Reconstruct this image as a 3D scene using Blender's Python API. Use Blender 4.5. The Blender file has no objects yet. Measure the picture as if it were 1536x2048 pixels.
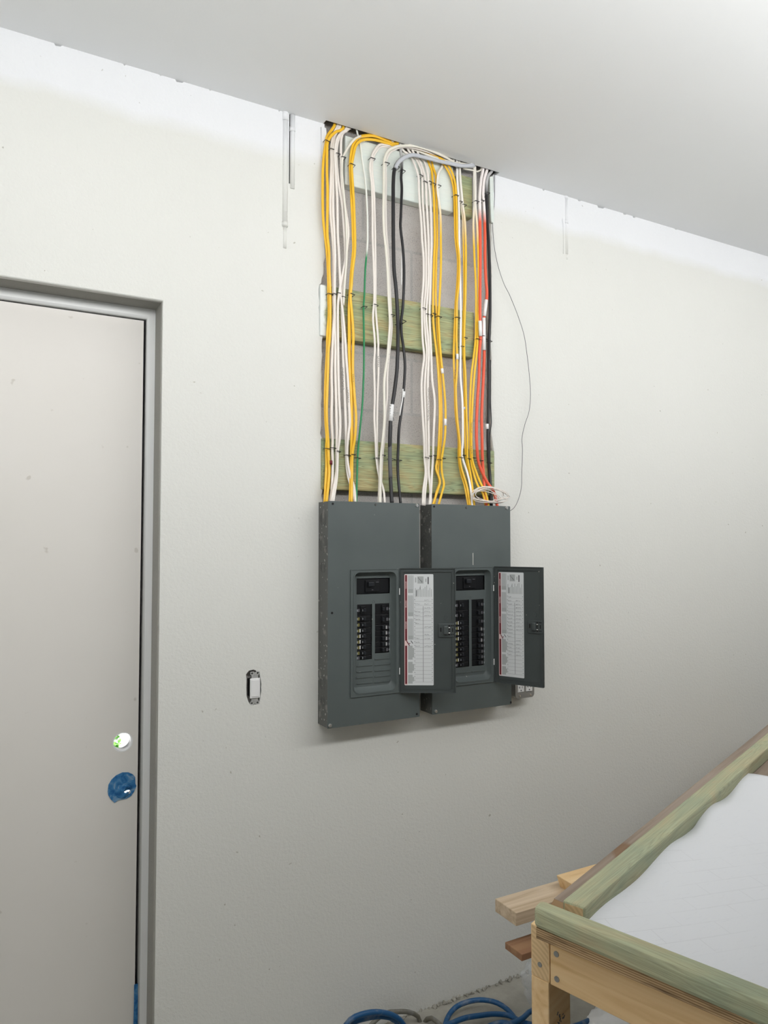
import bpy, bmesh, math, random
from mathutils import Vector, Matrix
random.seed(7)
C = bpy.context.scene.collection
# ---------------------------------------------------------------- camera
FP = 1480.0                                   # focal length in pixels of the 1536 x 2048 frame
PITCH = math.radians(2.3602); YAW = math.radians(28.9117)
CAM = Vector((0.0, -2.28915, 1.65411)); HC = 3.1
cd = bpy.data.cameras.new('camera'); cam = bpy.data.objects.new('camera', cd); C.objects.link(cam)
cam.location = CAM; cam.rotation_euler = (math.pi/2 + PITCH, 0, -YAW)
cd.sensor_fit = 'VERTICAL'; cd.sensor_height = 36.0; cd.lens = FP/2048*36; cd.clip_start = .02
bpy.context.scene.camera = cam
FW = Vector((math.sin(YAW)*math.cos(PITCH), math.cos(YAW)*math.cos(PITCH), math.sin(PITCH)))
RT = Vector((math.cos(YAW), -math.sin(YAW), 0)); UP = RT.cross(FW)
def ray(px, py): return FW + RT*((px-768)/FP) + UP*((1024-py)/FP)
def onY(px, py, y=0.0):                        # measured photo point -> point of the vertical plane y
    r = ray(px, py); return CAM + r*((y-CAM.y)/r.y)
def onZ(px, py, z):                            # measured photo point -> point of the level plane z
    r = ray(px, py); return CAM + r*((z-CAM.z)/r.z)
# ---------------------------------------------------------------- world, light, exposure
sc = bpy.context.scene
w = bpy.data.worlds.new('daylight'); sc.world = w; w.use_nodes = True
bg = w.node_tree.nodes['Background']; bg.inputs[0].default_value = (0.90, 0.96, 1.0, 1); bg.inputs[1].default_value = 0.13
def area(name, loc, target, sx, sy, power, col=(1, 1, 1)):
    l = bpy.data.lights.new(name, 'AREA'); l.shape = 'RECTANGLE'; l.size = sx; l.size_y = sy; l.energy = power; l.color = col
    o = bpy.data.objects.new(name, l); C.objects.link(o); o.location = loc
    o.rotation_euler = (Vector(target)-Vector(loc)).to_track_quat('-Z', 'Y').to_euler(); return o
area('wall_gradient_fill', (1.7, -1.78, 2.62), (1.7, 0, 2.58), 6.2, .28, 53, (.995, .998, .99))  # added area light shaping the wall's top-bright gradient; no fixture there
area('daylight_opening', (3.4, -6.3, 2.0), (1.4, 0, 1.9), 4.6, 1.9, 1.5, (.97, .98, 1.0))
area('side_fill', (-1.55, -2.3, 1.25), (1.2, -2.1, .8), 1.1, 1.1, 11, (1.0, .99, .96))  # added fill brightening the table rail; the left wall has no window
sl = bpy.data.lights.new('sun', 'SUN'); sl.energy = 11; sl.angle = .01; so = bpy.data.objects.new('sun', sl); C.objects.link(so)
so.rotation_euler = Vector((-.12, .42, -.9)).to_track_quat('-Z', 'Y').to_euler()
sc.view_settings.view_transform = 'Standard'; sc.view_settings.look = 'None'
sc.view_settings.gamma = 1.0; sc.view_settings.use_curve_mapping = False
sc.view_settings.exposure = 0.2
# ---------------------------------------------------------------- materials
def new_mat(name, col, rough=.6, metal=0.0, spec=.5):
    m = bpy.data.materials.new(name); m.use_nodes = True
    b = m.node_tree.nodes['Principled BSDF']
    b.inputs['Base Color'].default_value = (*col, 1); b.inputs['Roughness'].default_value = rough
    b.inputs['Metallic'].default_value = metal; b.inputs['Specular IOR Level'].default_value = spec
    return m
def N(m, t, **kw):
    n = m.node_tree.nodes.new(t)
    for k, v in kw.items(): setattr(n, k, v)
    return n
def LK(m, a, b): m.node_tree.links.new(a, b)
def coords(m, scale=(1, 1, 1), kind='Object'):
    if kind == 'World':
        g = N(m, 'ShaderNodeNewGeometry'); src = g.outputs['Position']
    else:
        g = N(m, 'ShaderNodeTexCoord'); src = g.outputs[kind]
    mp = N(m, 'ShaderNodeMapping'); mp.inputs['Scale'].default_value = scale; LK(m, src, mp.inputs[0]); return mp.outputs[0]
def noise(m, vec, scale, detail=3, rough=.55, dist=0):
    n = N(m, 'ShaderNodeTexNoise'); n.inputs['Scale'].default_value = scale; n.inputs['Detail'].default_value = detail
    n.inputs['Roughness'].default_value = rough; n.inputs['Distortion'].default_value = dist
    LK(m, vec, n.inputs['Vector']); return n.outputs['Fac']
def ramp(m, fac, stops):
    r = N(m, 'ShaderNodeValToRGB'); e = r.color_ramp.elements
    while len(e) < len(stops): e.new(.5)
    for i, (p, c) in enumerate(stops):
        e[i].position = p; e[i].color = (*c, 1) if len(c) == 3 else c
    LK(m, fac, r.inputs[0]); return r.outputs[0]
def mix(m, fac, a, b, mode='MIX'):
    x = N(m, 'ShaderNodeMix', data_type='RGBA', blend_type=mode)
    if isinstance(fac, (int, float)): x.inputs[0].default_value = fac
    else: LK(m, fac, x.inputs[0])
    for i, v in ((6, a), (7, b)):
        if isinstance(v, tuple): x.inputs[i].default_value = (*v, 1)
        else: LK(m, v, x.inputs[i])
    return x.outputs[2]
def bump(m, h, strength, dist):
    b = N(m, 'ShaderNodeBump'); b.inputs['Strength'].default_value = strength; b.inputs['Distance'].default_value = dist
    LK(m, h, b.inputs['Height']); LK(m, b.outputs[0], m.node_tree.nodes['Principled BSDF'].inputs['Normal'])
def base(m, c): LK(m, c, m.node_tree.nodes['Principled BSDF'].inputs['Base Color'])
BW = [(0, (0, 0, 0)), (1, (1, 1, 1))]
def zmask(m, z, soft, wobble=.03, wscale=3.0):   # 1 above world height z, edge wandering with noise
    g = N(m, 'ShaderNodeNewGeometry'); s = N(m, 'ShaderNodeSeparateXYZ'); LK(m, g.outputs['Position'], s.inputs[0])
    nz = noise(m, g.outputs['Position'], wscale, 3)
    a = N(m, 'ShaderNodeMath', operation='MULTIPLY_ADD'); LK(m, nz, a.inputs[0]); a.inputs[1].default_value = wobble; LK(m, s.outputs[2], a.inputs[2])
    r = N(m, 'ShaderNodeMapRange'); LK(m, a.outputs[0], r.inputs[0])
    r.inputs[1].default_value = z+wobble/2-soft/2; r.inputs[2].default_value = z+wobble/2+soft/2; return r.outputs[0]

def wall_mat():
    m = new_mat('painted_render_wall', (.8, .8, .76), .85, spec=.25)
    v = coords(m, kind='World')
    big = noise(m, v, 1.3, 4); c0 = mix(m, big, (.695, .697, .66), (.73, .73, .70))
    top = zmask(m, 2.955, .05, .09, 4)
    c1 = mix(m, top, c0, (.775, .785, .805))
    sp = noise(m, v, 55, 2, .4); spk = ramp(m, sp, [(.0, (1, 1, 1)), (.745, (1, 1, 1)), (.79, (.62, .6, .55))])
    base(m, mix(m, 1.0, c1, spk, 'MULTIPLY'))
    n1 = noise(m, v, 95, 3, .6, .4); n2 = noise(m, v, 20, 2)
    ad = N(m, 'ShaderNodeMath', operation='MULTIPLY_ADD'); LK(m, n2, ad.inputs[0]); ad.inputs[1].default_value = .5; LK(m, n1, ad.inputs[2])
    bump(m, ad.outputs[0], .34, .005); return m
def ceil_mat():
    m = new_mat('ceiling_board', (.8, .81, .81), .9, spec=.2)
    v = coords(m, kind='World'); base(m, mix(m, noise(m, v, 2.2, 3), (.775, .79, .80), (.81, .82, .825)))
    bump(m, noise(m, v, 140, 2), .08, .002); return m
def block_mat():
    m = new_mat('concrete_block', (.4, .38, .37), .95, spec=.15)
    g = N(m, 'ShaderNodeNewGeometry'); s = N(m, 'ShaderNodeSeparateXYZ'); LK(m, g.outputs['Position'], s.inputs[0])
    a = N(m, 'ShaderNodeMath', operation='ADD'); LK(m, s.outputs[2], a.inputs[0]); a.inputs[1].default_value = -2.124+.2025*20
    ax = N(m, 'ShaderNodeMath', operation='ADD'); LK(m, s.outputs[0], ax.inputs[0]); ax.inputs[1].default_value = .02
    cb = N(m, 'ShaderNodeCombineXYZ'); LK(m, ax.outputs[0], cb.inputs[0]); LK(m, a.outputs[0], cb.inputs[1])
    b = N(m, 'ShaderNodeTexBrick', offset=.5); LK(m, cb.outputs[0], b.inputs['Vector'])
    for k, vv in (('Scale', 1), ('Mortar Size', .006), ('Mortar Smooth', .3), ('Brick Width', .405), ('Row Height', .2025)): b.inputs[k].default_value = vv
    b.inputs['Color1'].default_value = (.50, .475, .455, 1); b.inputs['Color2'].default_value = (.60, .575, .56, 1); b.inputs['Mortar'].default_value = (.46, .45, .44, 1)
    v = coords(m, kind='World'); n1 = noise(m, v, 230, 3, .7); n2 = noise(m, v, 14, 4, .6)
    sp = ramp(m, n1, [(.3, (.42, .4, .4)), (.45, (1, 1, 1)), (.62, (1.0, 1, 1)), (.74, (1.7, 1.65, 1.6))])
    c = mix(m, 1.0, b.outputs[0], sp, 'MULTIPLY'); c = mix(m, ramp(m, n2, [(.5, (0, 0, 0)), (.75, (.5, .5, .5))]), c, (.66, .64, .62))
    base(m, c); bump(m, n1, .8, .004); return m
def green_wood(name, pale=0.0, sage=0.0):
    m = new_mat(name, (.4, .42, .25), .75, spec=.3)
    v = coords(m, (1.1, 26, 26)); w1 = noise(m, v, 1.0, 2, .5, 2.2)
    mr = N(m, 'ShaderNodeMath', operation='MULTIPLY'); LK(m, w1, mr.inputs[0]); mr.inputs[1].default_value = 13.0
    fr = N(m, 'ShaderNodeMath', operation='PINGPONG'); LK(m, mr.outputs[0], fr.inputs[0]); fr.inputs[1].default_value = .5
    gl = ramp(m, fr.outputs[0], [(.0, (.20, .17, .09)), (.12, (.33, .29, .15)), (.28, (.44, .44, .24)), (.5, (.50, .52, .31))])
    v2 = coords(m, (5, 16, 16)); w2 = noise(m, v2, 1, 4, .6, .8)
    tint = ramp(m, w2, [(.36, (.50, .38, .17)), (.47, (.36, .40, .21)), (.55, (.27, .36, .21)), (.68, (.10, .27, .19))])
    c = mix(m, .48, gl, tint); fn = noise(m, coords(m, (3, 240, 240)), 1, 3, .6)
    c = mix(m, ramp(m, fn, [(.35, (.35, .35, .35)), (.6, (0, 0, 0))]), c, (.16, .16, .09))
    if sage: c = mix(m, sage, c, (.58, .57, .44))
    if pale: c = mix(m, pale, c, (.80, .86, .85))
    base(m, c); bump(m, fr.outputs[0], .2, .002); return m
def splashed_wood():                                   # board with white paint over its left end
    m = green_wood('green_treated_board_white_end')
    b = m.node_tree.nodes['Principled BSDF']; src = b.inputs['Base Color'].links[0].from_socket
    g = N(m, 'ShaderNodeNewGeometry'); s = N(m, 'ShaderNodeSeparateXYZ'); LK(m, g.outputs['Position'], s.inputs[0])
    nz = noise(m, g.outputs['Position'], 22, 3)
    a = N(m, 'ShaderNodeMath', operation='MULTIPLY_ADD'); LK(m, nz, a.inputs[0]); a.inputs[1].default_value = .05; LK(m, s.outputs[0], a.inputs[2])
    r = N(m, 'ShaderNodeMapRange'); LK(m, a.outputs[0], r.inputs[0]); r.inputs[1].default_value = 1.065; r.inputs[2].default_value = 1.05
    r.inputs[3].default_value = 0; r.inputs[4].default_value = 1
    base(m, mix(m, r.outputs[0], src, (.78, .82, .80))); return m
def pine(name, a, b_, c_):
    m = new_mat(name, a, .65, spec=.3)
    v = coords(m, (1.6, 34, 34)); w1 = noise(m, v, 1.0, 4, .55, 1.2)
    c = ramp(m, w1, [(.32, c_), (.5, a), (.68, b_)])
    kn = noise(m, coords(m, (5, 9, 9)), 1.0, 1)
    c = mix(m, ramp(m, kn, [(.70, (0, 0, 0)), (.76, (.7, .7, .7))]), c, (.20, .10, .04))
    base(m, c); bump(m, w1, .12, .002); return m
def end_grain():
    m = new_mat('pine_end_grain', (.55, .38, .2), .8, spec=.2)
    v = N(m, 'ShaderNodeTexCoord'); mp = N(m, 'ShaderNodeMapping'); LK(m, v.outputs['Object'], mp.inputs[0]); mp.inputs['Location'].default_value = (0, -.03, .03)
    wv = N(m, 'ShaderNodeTexWave', wave_type='RINGS', rings_direction='X'); wv.inputs['Scale'].default_value = 38; wv.inputs['Distortion'].default_value = 1.5
    LK(m, mp.outputs[0], wv.inputs[0])
    base(m, ramp(m, wv.outputs['Fac'], [(.2, (.64, .45, .25)), (.8, (.74, .54, .31))])); return m
def floor_mat():
    m = new_mat('concrete_floor', (.5, .48, .42), .85, spec=.2)
    v = coords(m, kind='World'); n = noise(m, v, 6, 5, .65)
    base(m, ramp(m, n, [(.3, (.28, .27, .235)), (.55, (.38, .365, .32)), (.75, (.46, .445, .40))])); bump(m, noise(m, v, 60, 4), .2, .003); return m
def panel_mat(name, a=(.088, .104, .104), dirt=.0):
    m = new_mat(name, a, .42, spec=.5)
    v = coords(m, kind='World'); n = noise(m, v, 10, 4)
    c = mix(m, n, tuple(x*.9 for x in a), tuple(x*1.12 for x in a))
    s1 = noise(m, v, 90, 2, .3)
    c = mix(m, ramp(m, s1, [(.79-dirt*.1, (0, 0, 0)), (.82-dirt*.1, (.75, .75, .75))]), c, (.62, .6, .55))
    if dirt:
        s2 = noise(m, coords(m, (90, 30, 22), 'World'), 1, 3, .5)
        c = mix(m, ramp(m, s2, [(.60, (0, 0, 0)), (.68, (.35, .35, .35))]), c, (.42, .40, .36))
    base(m, c); LK(m, ramp(m, n, [(.3, (.38, .38, .38)), (.7, (.5, .5, .5))]), m.node_tree.nodes['Principled BSDF'].inputs['Roughness'])
    return m
def sprayed(name, col, over, z, soft=.12, wob=.12, rough=.45):   # cable whose upper length carries white paint
    m = new_mat(name, col, rough, spec=.4)
    base(m, mix(m, zmask(m, z, soft, wob, 9), col, over)); return m
def door_mat():
    m = new_mat('primed_steel_door', (.6, .57, .53), .45, spec=.4)
    v = coords(m, kind='World'); n = noise(m, v, 3, 4)
    c = mix(m, n, (.70, .675, .635), (.76, .735, .70))
    s = noise(m, v, 30, 2, .4); c = mix(m, ramp(m, s, [(.76, (0, 0, 0)), (.80, (.4, .4, .4))]), c, (.4, .36, .3)); base(m, c); return m
def paper_mat():
    m = new_mat('drawing_paper', (.78, .79, .82), .8, spec=.2)
    tc = N(m, 'ShaderNodeTexCoord'); mp = N(m, 'ShaderNodeMapping'); LK(m, tc.outputs['Object'], mp.inputs[0]); mp.inputs['Rotation'].default_value = (0, 0, .25)
    b = N(m, 'ShaderNodeTexBrick'); LK(m, mp.outputs[0], b.inputs['Vector'])
    for k, vv in (('Scale', 1), ('Mortar Size', .0012), ('Mortar Smooth', .6), ('Brick Width', .13), ('Row Height', .045)): b.inputs[k].default_value = vv
    msk = noise(m, tc.outputs['Object'], 4.5, 3, .6); sx = N(m, 'ShaderNodeSeparateXYZ'); LK(m, tc.outputs['Object'], sx.inputs[0])
    fade = ramp(m, msk, [(.46, (0, 0, 0)), (.6, (.35, .35, .35))])
    f = N(m, 'ShaderNodeMath', operation='MULTIPLY'); LK(m, b.outputs['Fac'], f.inputs[0]); LK(m, fade, f.inputs[1])
    fine = noise(m, coords(m, (30, 260, 1)), 1, 2); f2 = ramp(m, fine, [(.62, (0, 0, 0)), (.7, (.10, .10, .10))])
    c = mix(m, f.outputs[0], (.77, .785, .82), (.58, .59, .62)); base(m, mix(m, f2, c, (.45, .46, .5))); return m
def hose_mat(name, col):
    m = new_mat(name, col, .45, spec=.5); v = coords(m, kind='World')
    base(m, mix(m, ramp(m, noise(m, v, 26, 4), [(.52, (0, 0, 0)), (.75, (.6, .6, .6))]), col, (.30, .32, .33))); return m
def tape_mat():
    m = new_mat('blue_masking_tape', (.02, .12, .30), .6, spec=.3); v = coords(m, kind='World')
    base(m, ramp(m, noise(m, v, 45, 3, .5, 1.0), [(.35, (.01, .10, .28)), (.55, (.05, .20, .42)), (.75, (.25, .38, .50))])); bump(m, noise(m, v, 70, 3, .5, 1), .5, .003); return m

M = dict(
    wall=wall_mat(), ceil=ceil_mat(), block=block_mat(), gwood=green_wood('green_treated_board'), gend=splashed_wood(),
    pale=green_wood('white_washed_board', .78), strip=green_wood('green_treated_strip', 0, .36),
    pine=pine('pine_lumber', (.80, .56, .30), (.85, .63, .37), (.68, .44, .21)), pine2=pine('weathered_lumber', (.60, .47, .33), (.70, .57, .42), (.46, .34, .22)),
    red_pine=pine('reddish_lumber', (.33, .18, .10), (.38, .22, .12), (.26, .13, .07)),
    ply=pine('plywood', (.30, .235, .185), (.36, .29, .24), (.23, .175, .14)), eg=end_grain(),
    floor=floor_mat(), panel=panel_mat('grey_enamel_cover', (.092, .110, .109)), pside=panel_mat('grey_enamel_side', (.085, .088, .082), 1.0),
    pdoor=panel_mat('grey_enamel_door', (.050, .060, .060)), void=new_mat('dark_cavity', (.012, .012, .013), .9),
    black=new_mat('black_plastic', (.008, .008, .009), .35), blackc=sprayed('black_cable_jacket', (.018, .018, .02), (.5, .5, .5), 3.02, .05, .05),
    greyc=new_mat('grey_cable_jacket', (.10, .10, .11), .6), lgrey=new_mat('light_grey_cable_jacket', (.50, .52, .56), .5),
    white=new_mat('white_plastic', (.80, .80, .80), .4), grime=new_mat('cover_paint_smear', (.55, .54, .5), .8),
    yel=new_mat('yellow_cable_jacket', (.86, .50, .025), .42), yelw=sprayed('yellow_cable_part_painted', (.86, .52, .03), (.86, .82, .74), 2.86, .16, .10),
    wc=new_mat('white_cable_jacket', (.80, .745, .69), .45), wc2=new_mat('cream_cable_jacket', (.76, .73, .64), .45), wcw=new_mat('bright_white_cable_jacket', (.88, .87, .86), .4),
    red=sprayed('orange_cable_part_painted', (.80, .115, .055), (.90, .84, .82), 2.905, .05, .04),
    grn=sprayed('green_wire_part_painted', (.02, .24, .09), (.80, .82, .76), 2.66, .03, .02), 
    steel=new_mat('bright_screw_steel', (.75, .75, .74), .3, .9), galv=new_mat('galvanised_steel', (.34, .34, .33), .5, .6), staple=new_mat('dark_staple', (.05, .05, .055), .4, .4),
    door=door_mat(), frame=new_mat('primed_door_frame', (.80, .81, .81), .4), hose=hose_mat('blue_hose', (.010, .085, .22)), hoseg=hose_mat('grey_green_hose', (.16, .15, .12)),
    tape=tape_mat(), paper=paper_mat(), lab=new_mat('label_white', (.66, .68, .69), .5), labg=new_mat('label_grey_print', (.40, .42, .42), .5),
    ink=new_mat('label_dark_print', (.10, .10, .11), .5), pink=new_mat('label_line_print', (.30, .31, .32), .5), lred=new_mat('label_red', (.13, .003, .012), .5), lrim=new_mat('label_pink_rim', (.75, .55, .53), .5),
    yl=new_mat('olive_sticker', (.17, .155, .05), .6), leaf=new_mat('green_leaf', (.14, .45, .05), .5), ext=new_mat('white_render', (.85, .85, .83), .8),
    trb=new_mat('breaker_black', (.005, .0055, .007), .45, spec=.3), knob=new_mat('breaker_handle_dark', (.016, .018, .022), .4, spec=.3))
def clear_mat():
    m = new_mat('thin_clear_plastic', (.8, .84, .9), .12); b = m.node_tree.nodes['Principled BSDF']
    b.inputs['Alpha'].default_value = .22; b.inputs['Specular IOR Level'].default_value = .9; return m
M['clear'] = clear_mat()
M['strap'] = new_mat('zinc_strap', (.42, .42, .41), .5, .2)
M['reveal'] = new_mat('bare_grey_render', (.33, .325, .30), .9, spec=.2); bump(M['reveal'], noise(M['reveal'], coords(M['reveal'], kind='World'), 120, 3), .4, .003)
def ply_edge():
    m = new_mat('plywood_edge', (.4, .28, .16), .8, spec=.2); g = N(m, 'ShaderNodeNewGeometry'); s_ = N(m, 'ShaderNodeSeparateXYZ'); LK(m, g.outputs['Position'], s_.inputs[0])
    k = N(m, 'ShaderNodeMath', operation='MULTIPLY'); LK(m, s_.outputs[2], k.inputs[0]); k.inputs[1].default_value = 260
    f = N(m, 'ShaderNodeMath', operation='FRACT'); LK(m, k.outputs[0], f.inputs[0])
    c = ramp(m, f.outputs[0], [(.0, (.30, .19, .10)), (.45, (.30, .19, .10)), (.55, (.56, .40, .23)), (1, (.52, .36, .20))])
    nn = noise(m, coords(m, (9, 9, 60), 'World'), 1, 3); base(m, mix(m, ramp(m, nn, [(.55, (0, 0, 0)), (.7, (.8, .8, .8))]), c, (.10, .06, .035))); return m
M['plyedge'] = ply_edge()
# ---------------------------------------------------------------- object helpers
def link(name, me, mat=None, parent=None, smooth=False):
    if mat is not None:
        for x in (mat if isinstance(mat, (list, tuple)) else [mat]): me.materials.append(M[x] if isinstance(x, str) else x)
    if smooth:
        for p in me.polygons: p.use_smooth = True
    o = bpy.data.objects.new(name, me); C.objects.link(o)
    if parent is not None: o.parent = parent
    return o
def obj(name, bm, mat, parent=None, smooth=False):
    me = bpy.data.meshes.new(name); bm.to_mesh(me); bm.free(); return link(name, me, mat, parent, smooth)
def tag(o, label, cat, group=None, kind=None):
    o['label'] = label; o['category'] = cat
    if group: o['group'] = group
    if kind: o['kind'] = kind
    return o
def thing(name, label, cat, loc=(0, 0, 0), group=None):
    o = bpy.data.objects.new(name, None); o.empty_display_size = .05; C.objects.link(o); o.location = loc
    return tag(o, label, cat, group)
def struct(o): o['kind'] = 'structure'; return o
def bx(bm, x0, x1, y0, y1, z0, z1, bev=0, mi=0, off=None):
    vs = [bm.verts.new((x, y, z)) for x in (x0, x1) for y in (y0, y1) for z in (z0, z1)]
    if off:
        for v in vs: v.co -= off
    fs = []
    for q in ((0, 1, 3, 2), (4, 6, 7, 5), (0, 4, 5, 1), (2, 3, 7, 6), (0, 2, 6, 4), (1, 5, 7, 3)):
        f = bm.faces.new([vs[i] for i in q]); f.material_index = mi; fs.append(f)
    if bev:
        es = list({e for f in fs for e in f.edges})
        r = bmesh.ops.bevel(bm, geom=es, offset=bev, segments=2, affect='EDGES', profile=.5)
        for f in r['faces']: f.material_index = mi
    return vs
def box(name, x0, x1, y0, y1, z0, z1, mat, parent=None, bev=0, off=None):
    bm = bmesh.new(); bx(bm, x0, x1, y0, y1, z0, z1, bev, 0, off); return obj(name, bm, mat, parent)
def cyl(bm, c, axis, r, h, seg=20, r2=None, mi=0):
    q = Vector((0, 0, 1)).rotation_difference(Vector(axis).normalized()).to_matrix().to_4x4()
    g = bmesh.ops.create_cone(bm, cap_ends=True, segments=seg, radius1=r, radius2=r if r2 is None else r2, depth=h, matrix=Matrix.Translation(c) @ q)
    for v in g['verts']:
        for f in v.link_faces: f.material_index = mi
def plate_mesh(outer, holes, y0, y1):          # (x,z) outline with holes, thickness y0..y1
    cu = bpy.data.curves.new('outline', 'CURVE'); cu.dimensions = '2D'; cu.fill_mode = 'BOTH'; cu.extrude = abs(y1-y0)/2
    for pts in [outer]+list(holes):
        s = cu.splines.new('POLY'); s.points.add(len(pts)-1); s.use_cyclic_u = True
        for p, (x, z) in zip(s.points, pts): p.co = (x, z, 0, 1)
    o = bpy.data.objects.new('outline', cu); C.objects.link(o)
    dg = bpy.context.evaluated_depsgraph_get(); me = bpy.data.meshes.new_from_object(o.evaluated_get(dg))
    bpy.data.objects.remove(o); ym = (y0+y1)/2
    bm = bmesh.new(); bm.from_mesh(me); bpy.data.meshes.remove(me)
    for v in bm.verts: x, z, t = v.co; v.co = (x, ym+t, z)
    bmesh.ops.remove_doubles(bm, verts=bm.verts, dist=1e-6); bmesh.ops.recalc_face_normals(bm, faces=bm.faces); return bm
def plate(name, outer, holes, y0, y1, mat, parent=None): return obj(name, plate_mesh(outer, holes, y0, y1), mat, parent)
def rrect(x0, x1, z0, z1, r, n=6):
    p = []
    for cx, cz, a0 in ((x1-r, z1-r, 0), (x0+r, z1-r, 90), (x0+r, z0+r, 180), (x1-r, z0+r, 270)):
        for i in range(n+1):
            a = math.radians(a0+90*i/n); p.append((cx+r*math.cos(a), cz+r*math.sin(a)))
    return p
def rect(x0, x1, z0, z1): return [(x0, z0), (x1, z0), (x1, z1), (x0, z1)]
def spline(pts, step=.012):
    P = [Vector(p) for p in pts]; out = []
    Q = [P[0]*2-P[1]]+P+[P[-1]*2-P[-2]]
    for i in range(1, len(Q)-2):
        a, b, c, d = Q[i-1], Q[i], Q[i+1], Q[i+2]; n = max(1, int((c-b).length/step))
        for k in range(n):
            t = k/n
            out.append(.5*((2*b)+(c-a)*t+(2*a-5*b+4*c-d)*t*t+(3*b-a-3*c+d)*t**3))
    out.append(P[-1]); return out
def tube(bm, pts, a, c=None, seg=10, ref=Vector((0, -1, 0)), mi=0, prev=None):
    c = a if c is None else c; rings = []; n0 = None
    for i, p in enumerate(pts):
        t = (pts[min(i+1, len(pts)-1)]-pts[max(i-1, 0)]).normalized()
        src = ref if (n0 is None or prev is None) else n0
        n = (src-t*src.dot(t))
        if n.length < .05: n = (n0-t*n0.dot(t)) if n0 is not None else t.orthogonal()
        n.normalize(); n0 = n; b = t.cross(n)
        rings.append([bm.verts.new(p+b*(a*math.cos(2*math.pi*k/seg))+n*(c*math.sin(2*math.pi*k/seg))) for k in range(seg)])
    for r0, r1 in zip(rings, rings[1:]):
        for k in range(seg):
            f = bm.faces.new((r0[k], r0[(k+1) % seg], r1[(k+1) % seg], r1[k])); f.material_index = mi
    bm.faces.new(rings[0][::-1]).material_index = mi; bm.faces.new(rings[-1]).material_index = mi
def jag(pts, step=.02, amp=.004, close=False):    # roughen an outline
    out = []; n = len(pts)
    for i in range(n if close else n-1):
        a, b = Vector(pts[i]), Vector(pts[(i+1) % n]); d = b-a; k = max(1, int(d.length/step)); nn = Vector((-d.y, d.x)).normalized()
        for j in range(k):
            q = a+d*(j/k)
            if j: q = q+nn*random.uniform(-amp, amp)
            out.append((q.x, q.y))
    if not close: out.append(tuple(pts[-1]))
    return out
# ================================================================ THE SETTING
XL, XR, YF = -1.6, 6.5, -6.6
BLK = .03                                       # block face behind the render
DX1 = .491; DZ1 = 2.397; DX0 = DX1-1.03         # doorway
# render (plaster) coat with doorway, stripped bay, switch hole and chases cut out
def W(px, py): p = onY(px, py, 0); return (p.x, p.z)
nl = [W(649, 262), W(646, 300), W(645, 360), W(645, 440), W(649, 503), W(647.5, 538), (1.0185, 2.54), (1.012, 2.535), (1.012, 2.375), (1.026, 2.358), W(643, 730), W(643, 768), W(642, 836), W(640, 867), W(645, 880), W(643, 912), W(644, 942), W(645, 980), (1.022, 1.76)]
nr = [(1.74, 1.76), W(989, 969), W(988, 899), W(984.6, 876), W(981, 823), W(983, 726), W(982, 650), W(982.6, 560), W(982.6, 460), W(986, 400), W(987.5, 350)]
niche_l = jag(nl, .016, .0035); niche_r = jag(nr, .016, .003)
top = HC
def notch(px0, px1, d):
    a, b = W(px0, 200)[0], W(px1, 200)[0]; return [(a, top), (a+.004, top-d), (b-.004, top-d*.7), (b, top)]
left_edge = [(XL, top)]
for a, b, d in ((106, 122, .006), (245, 251, .005), (318, 323, .004), (350, 367, .006), (418, 422, .005), (557, 560, .008)): left_edge += notch(a, b, d)
ppx = lambda px: onY(px, 400, 0).x
slot = [(ppx(577.6), top), (ppx(577.6), onY(578, 367, 0).z), (ppx(580.4), onY(578, 367, 0).z), (ppx(580.4), top)]
right_edge = []
for a, b, d in ((1083, 1088, .006), (1153, 1160, .005), (1192, 1206, .008), (1243, 1250, .005), (1262, 1268, .006), (1345, 1350, .004)): right_edge += notch(a, b, d)
outer = left_edge+slot+[(niche_l[0][0], top)]+niche_l+niche_r+[(niche_r[-1][0], top)]+right_edge+[(XR, top), (XR, 0), (DX1, 0), (DX1, DZ1), (DX0, DZ1), (DX0, 0), (XL, 0)]
sw = [W(*p) for p in ((503, 1340), (508, 1339), (513, 1342), (519.5, 1343), (520, 1349), (522, 1362), (523.5, 1369), (522.3, 1374.5), (523.5, 1380), (521.5, 1392), (520.5, 1400), (519, 1408), (509, 1410), (501, 1410), (496, 1402), (493, 1391), (492.5, 1375), (493, 1357), (492, 1349), (495, 1345), (498, 1341))]
crk = [W(*p) for p in ((1124.6, 430), (1126, 440), (1127.3, 448), (1127, 475), (1127.5, 508), (1125.8, 508), (1126, 475), (1125, 450), (1123.5, 441))]
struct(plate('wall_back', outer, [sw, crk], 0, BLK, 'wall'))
# block work behind, doorway and switch box recess cut out
bh = rect(.655, .705, 1.10, 1.225)
struct(plate('wall_blockwork', [(XL, 3.45), (XR, 3.45), (XR, 0), (DX1+.0121, 0), (DX1+.0121, DZ1+.0121), (DX0, DZ1+.0121), (DX0, 0), (XL, 0)], [bh, rect(slot[0][0]-.002, slot[2][0]+.002, slot[1][1], HC+.1)], BLK+.0005, .2, 'block'))
bm = bmesh.new(); bx(bm, .655, .705, .06, .062, 1.10, 1.225); bx(bm, slot[0][0]+.0001, slot[2][0]-.0001, .003, .125, slot[1][1]+.0001, HC-.001); struct(obj('wall_gap_shade', bm, 'void'))  # dark box stands in for conduit slot shade; dark plate backs switch recess
# render returns lining the doorway
bm = bmesh.new(); bx(bm, DX1, DX1+.012, BLK+.001, .2, 0, DZ1); 
for v in bm.verts: v.co.x -= .0
bx(bm, DX0, DX1, BLK+.001, .2, DZ1, DZ1+.012)
struct(obj('trim_reveal', bm, 'reveal'))
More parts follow.
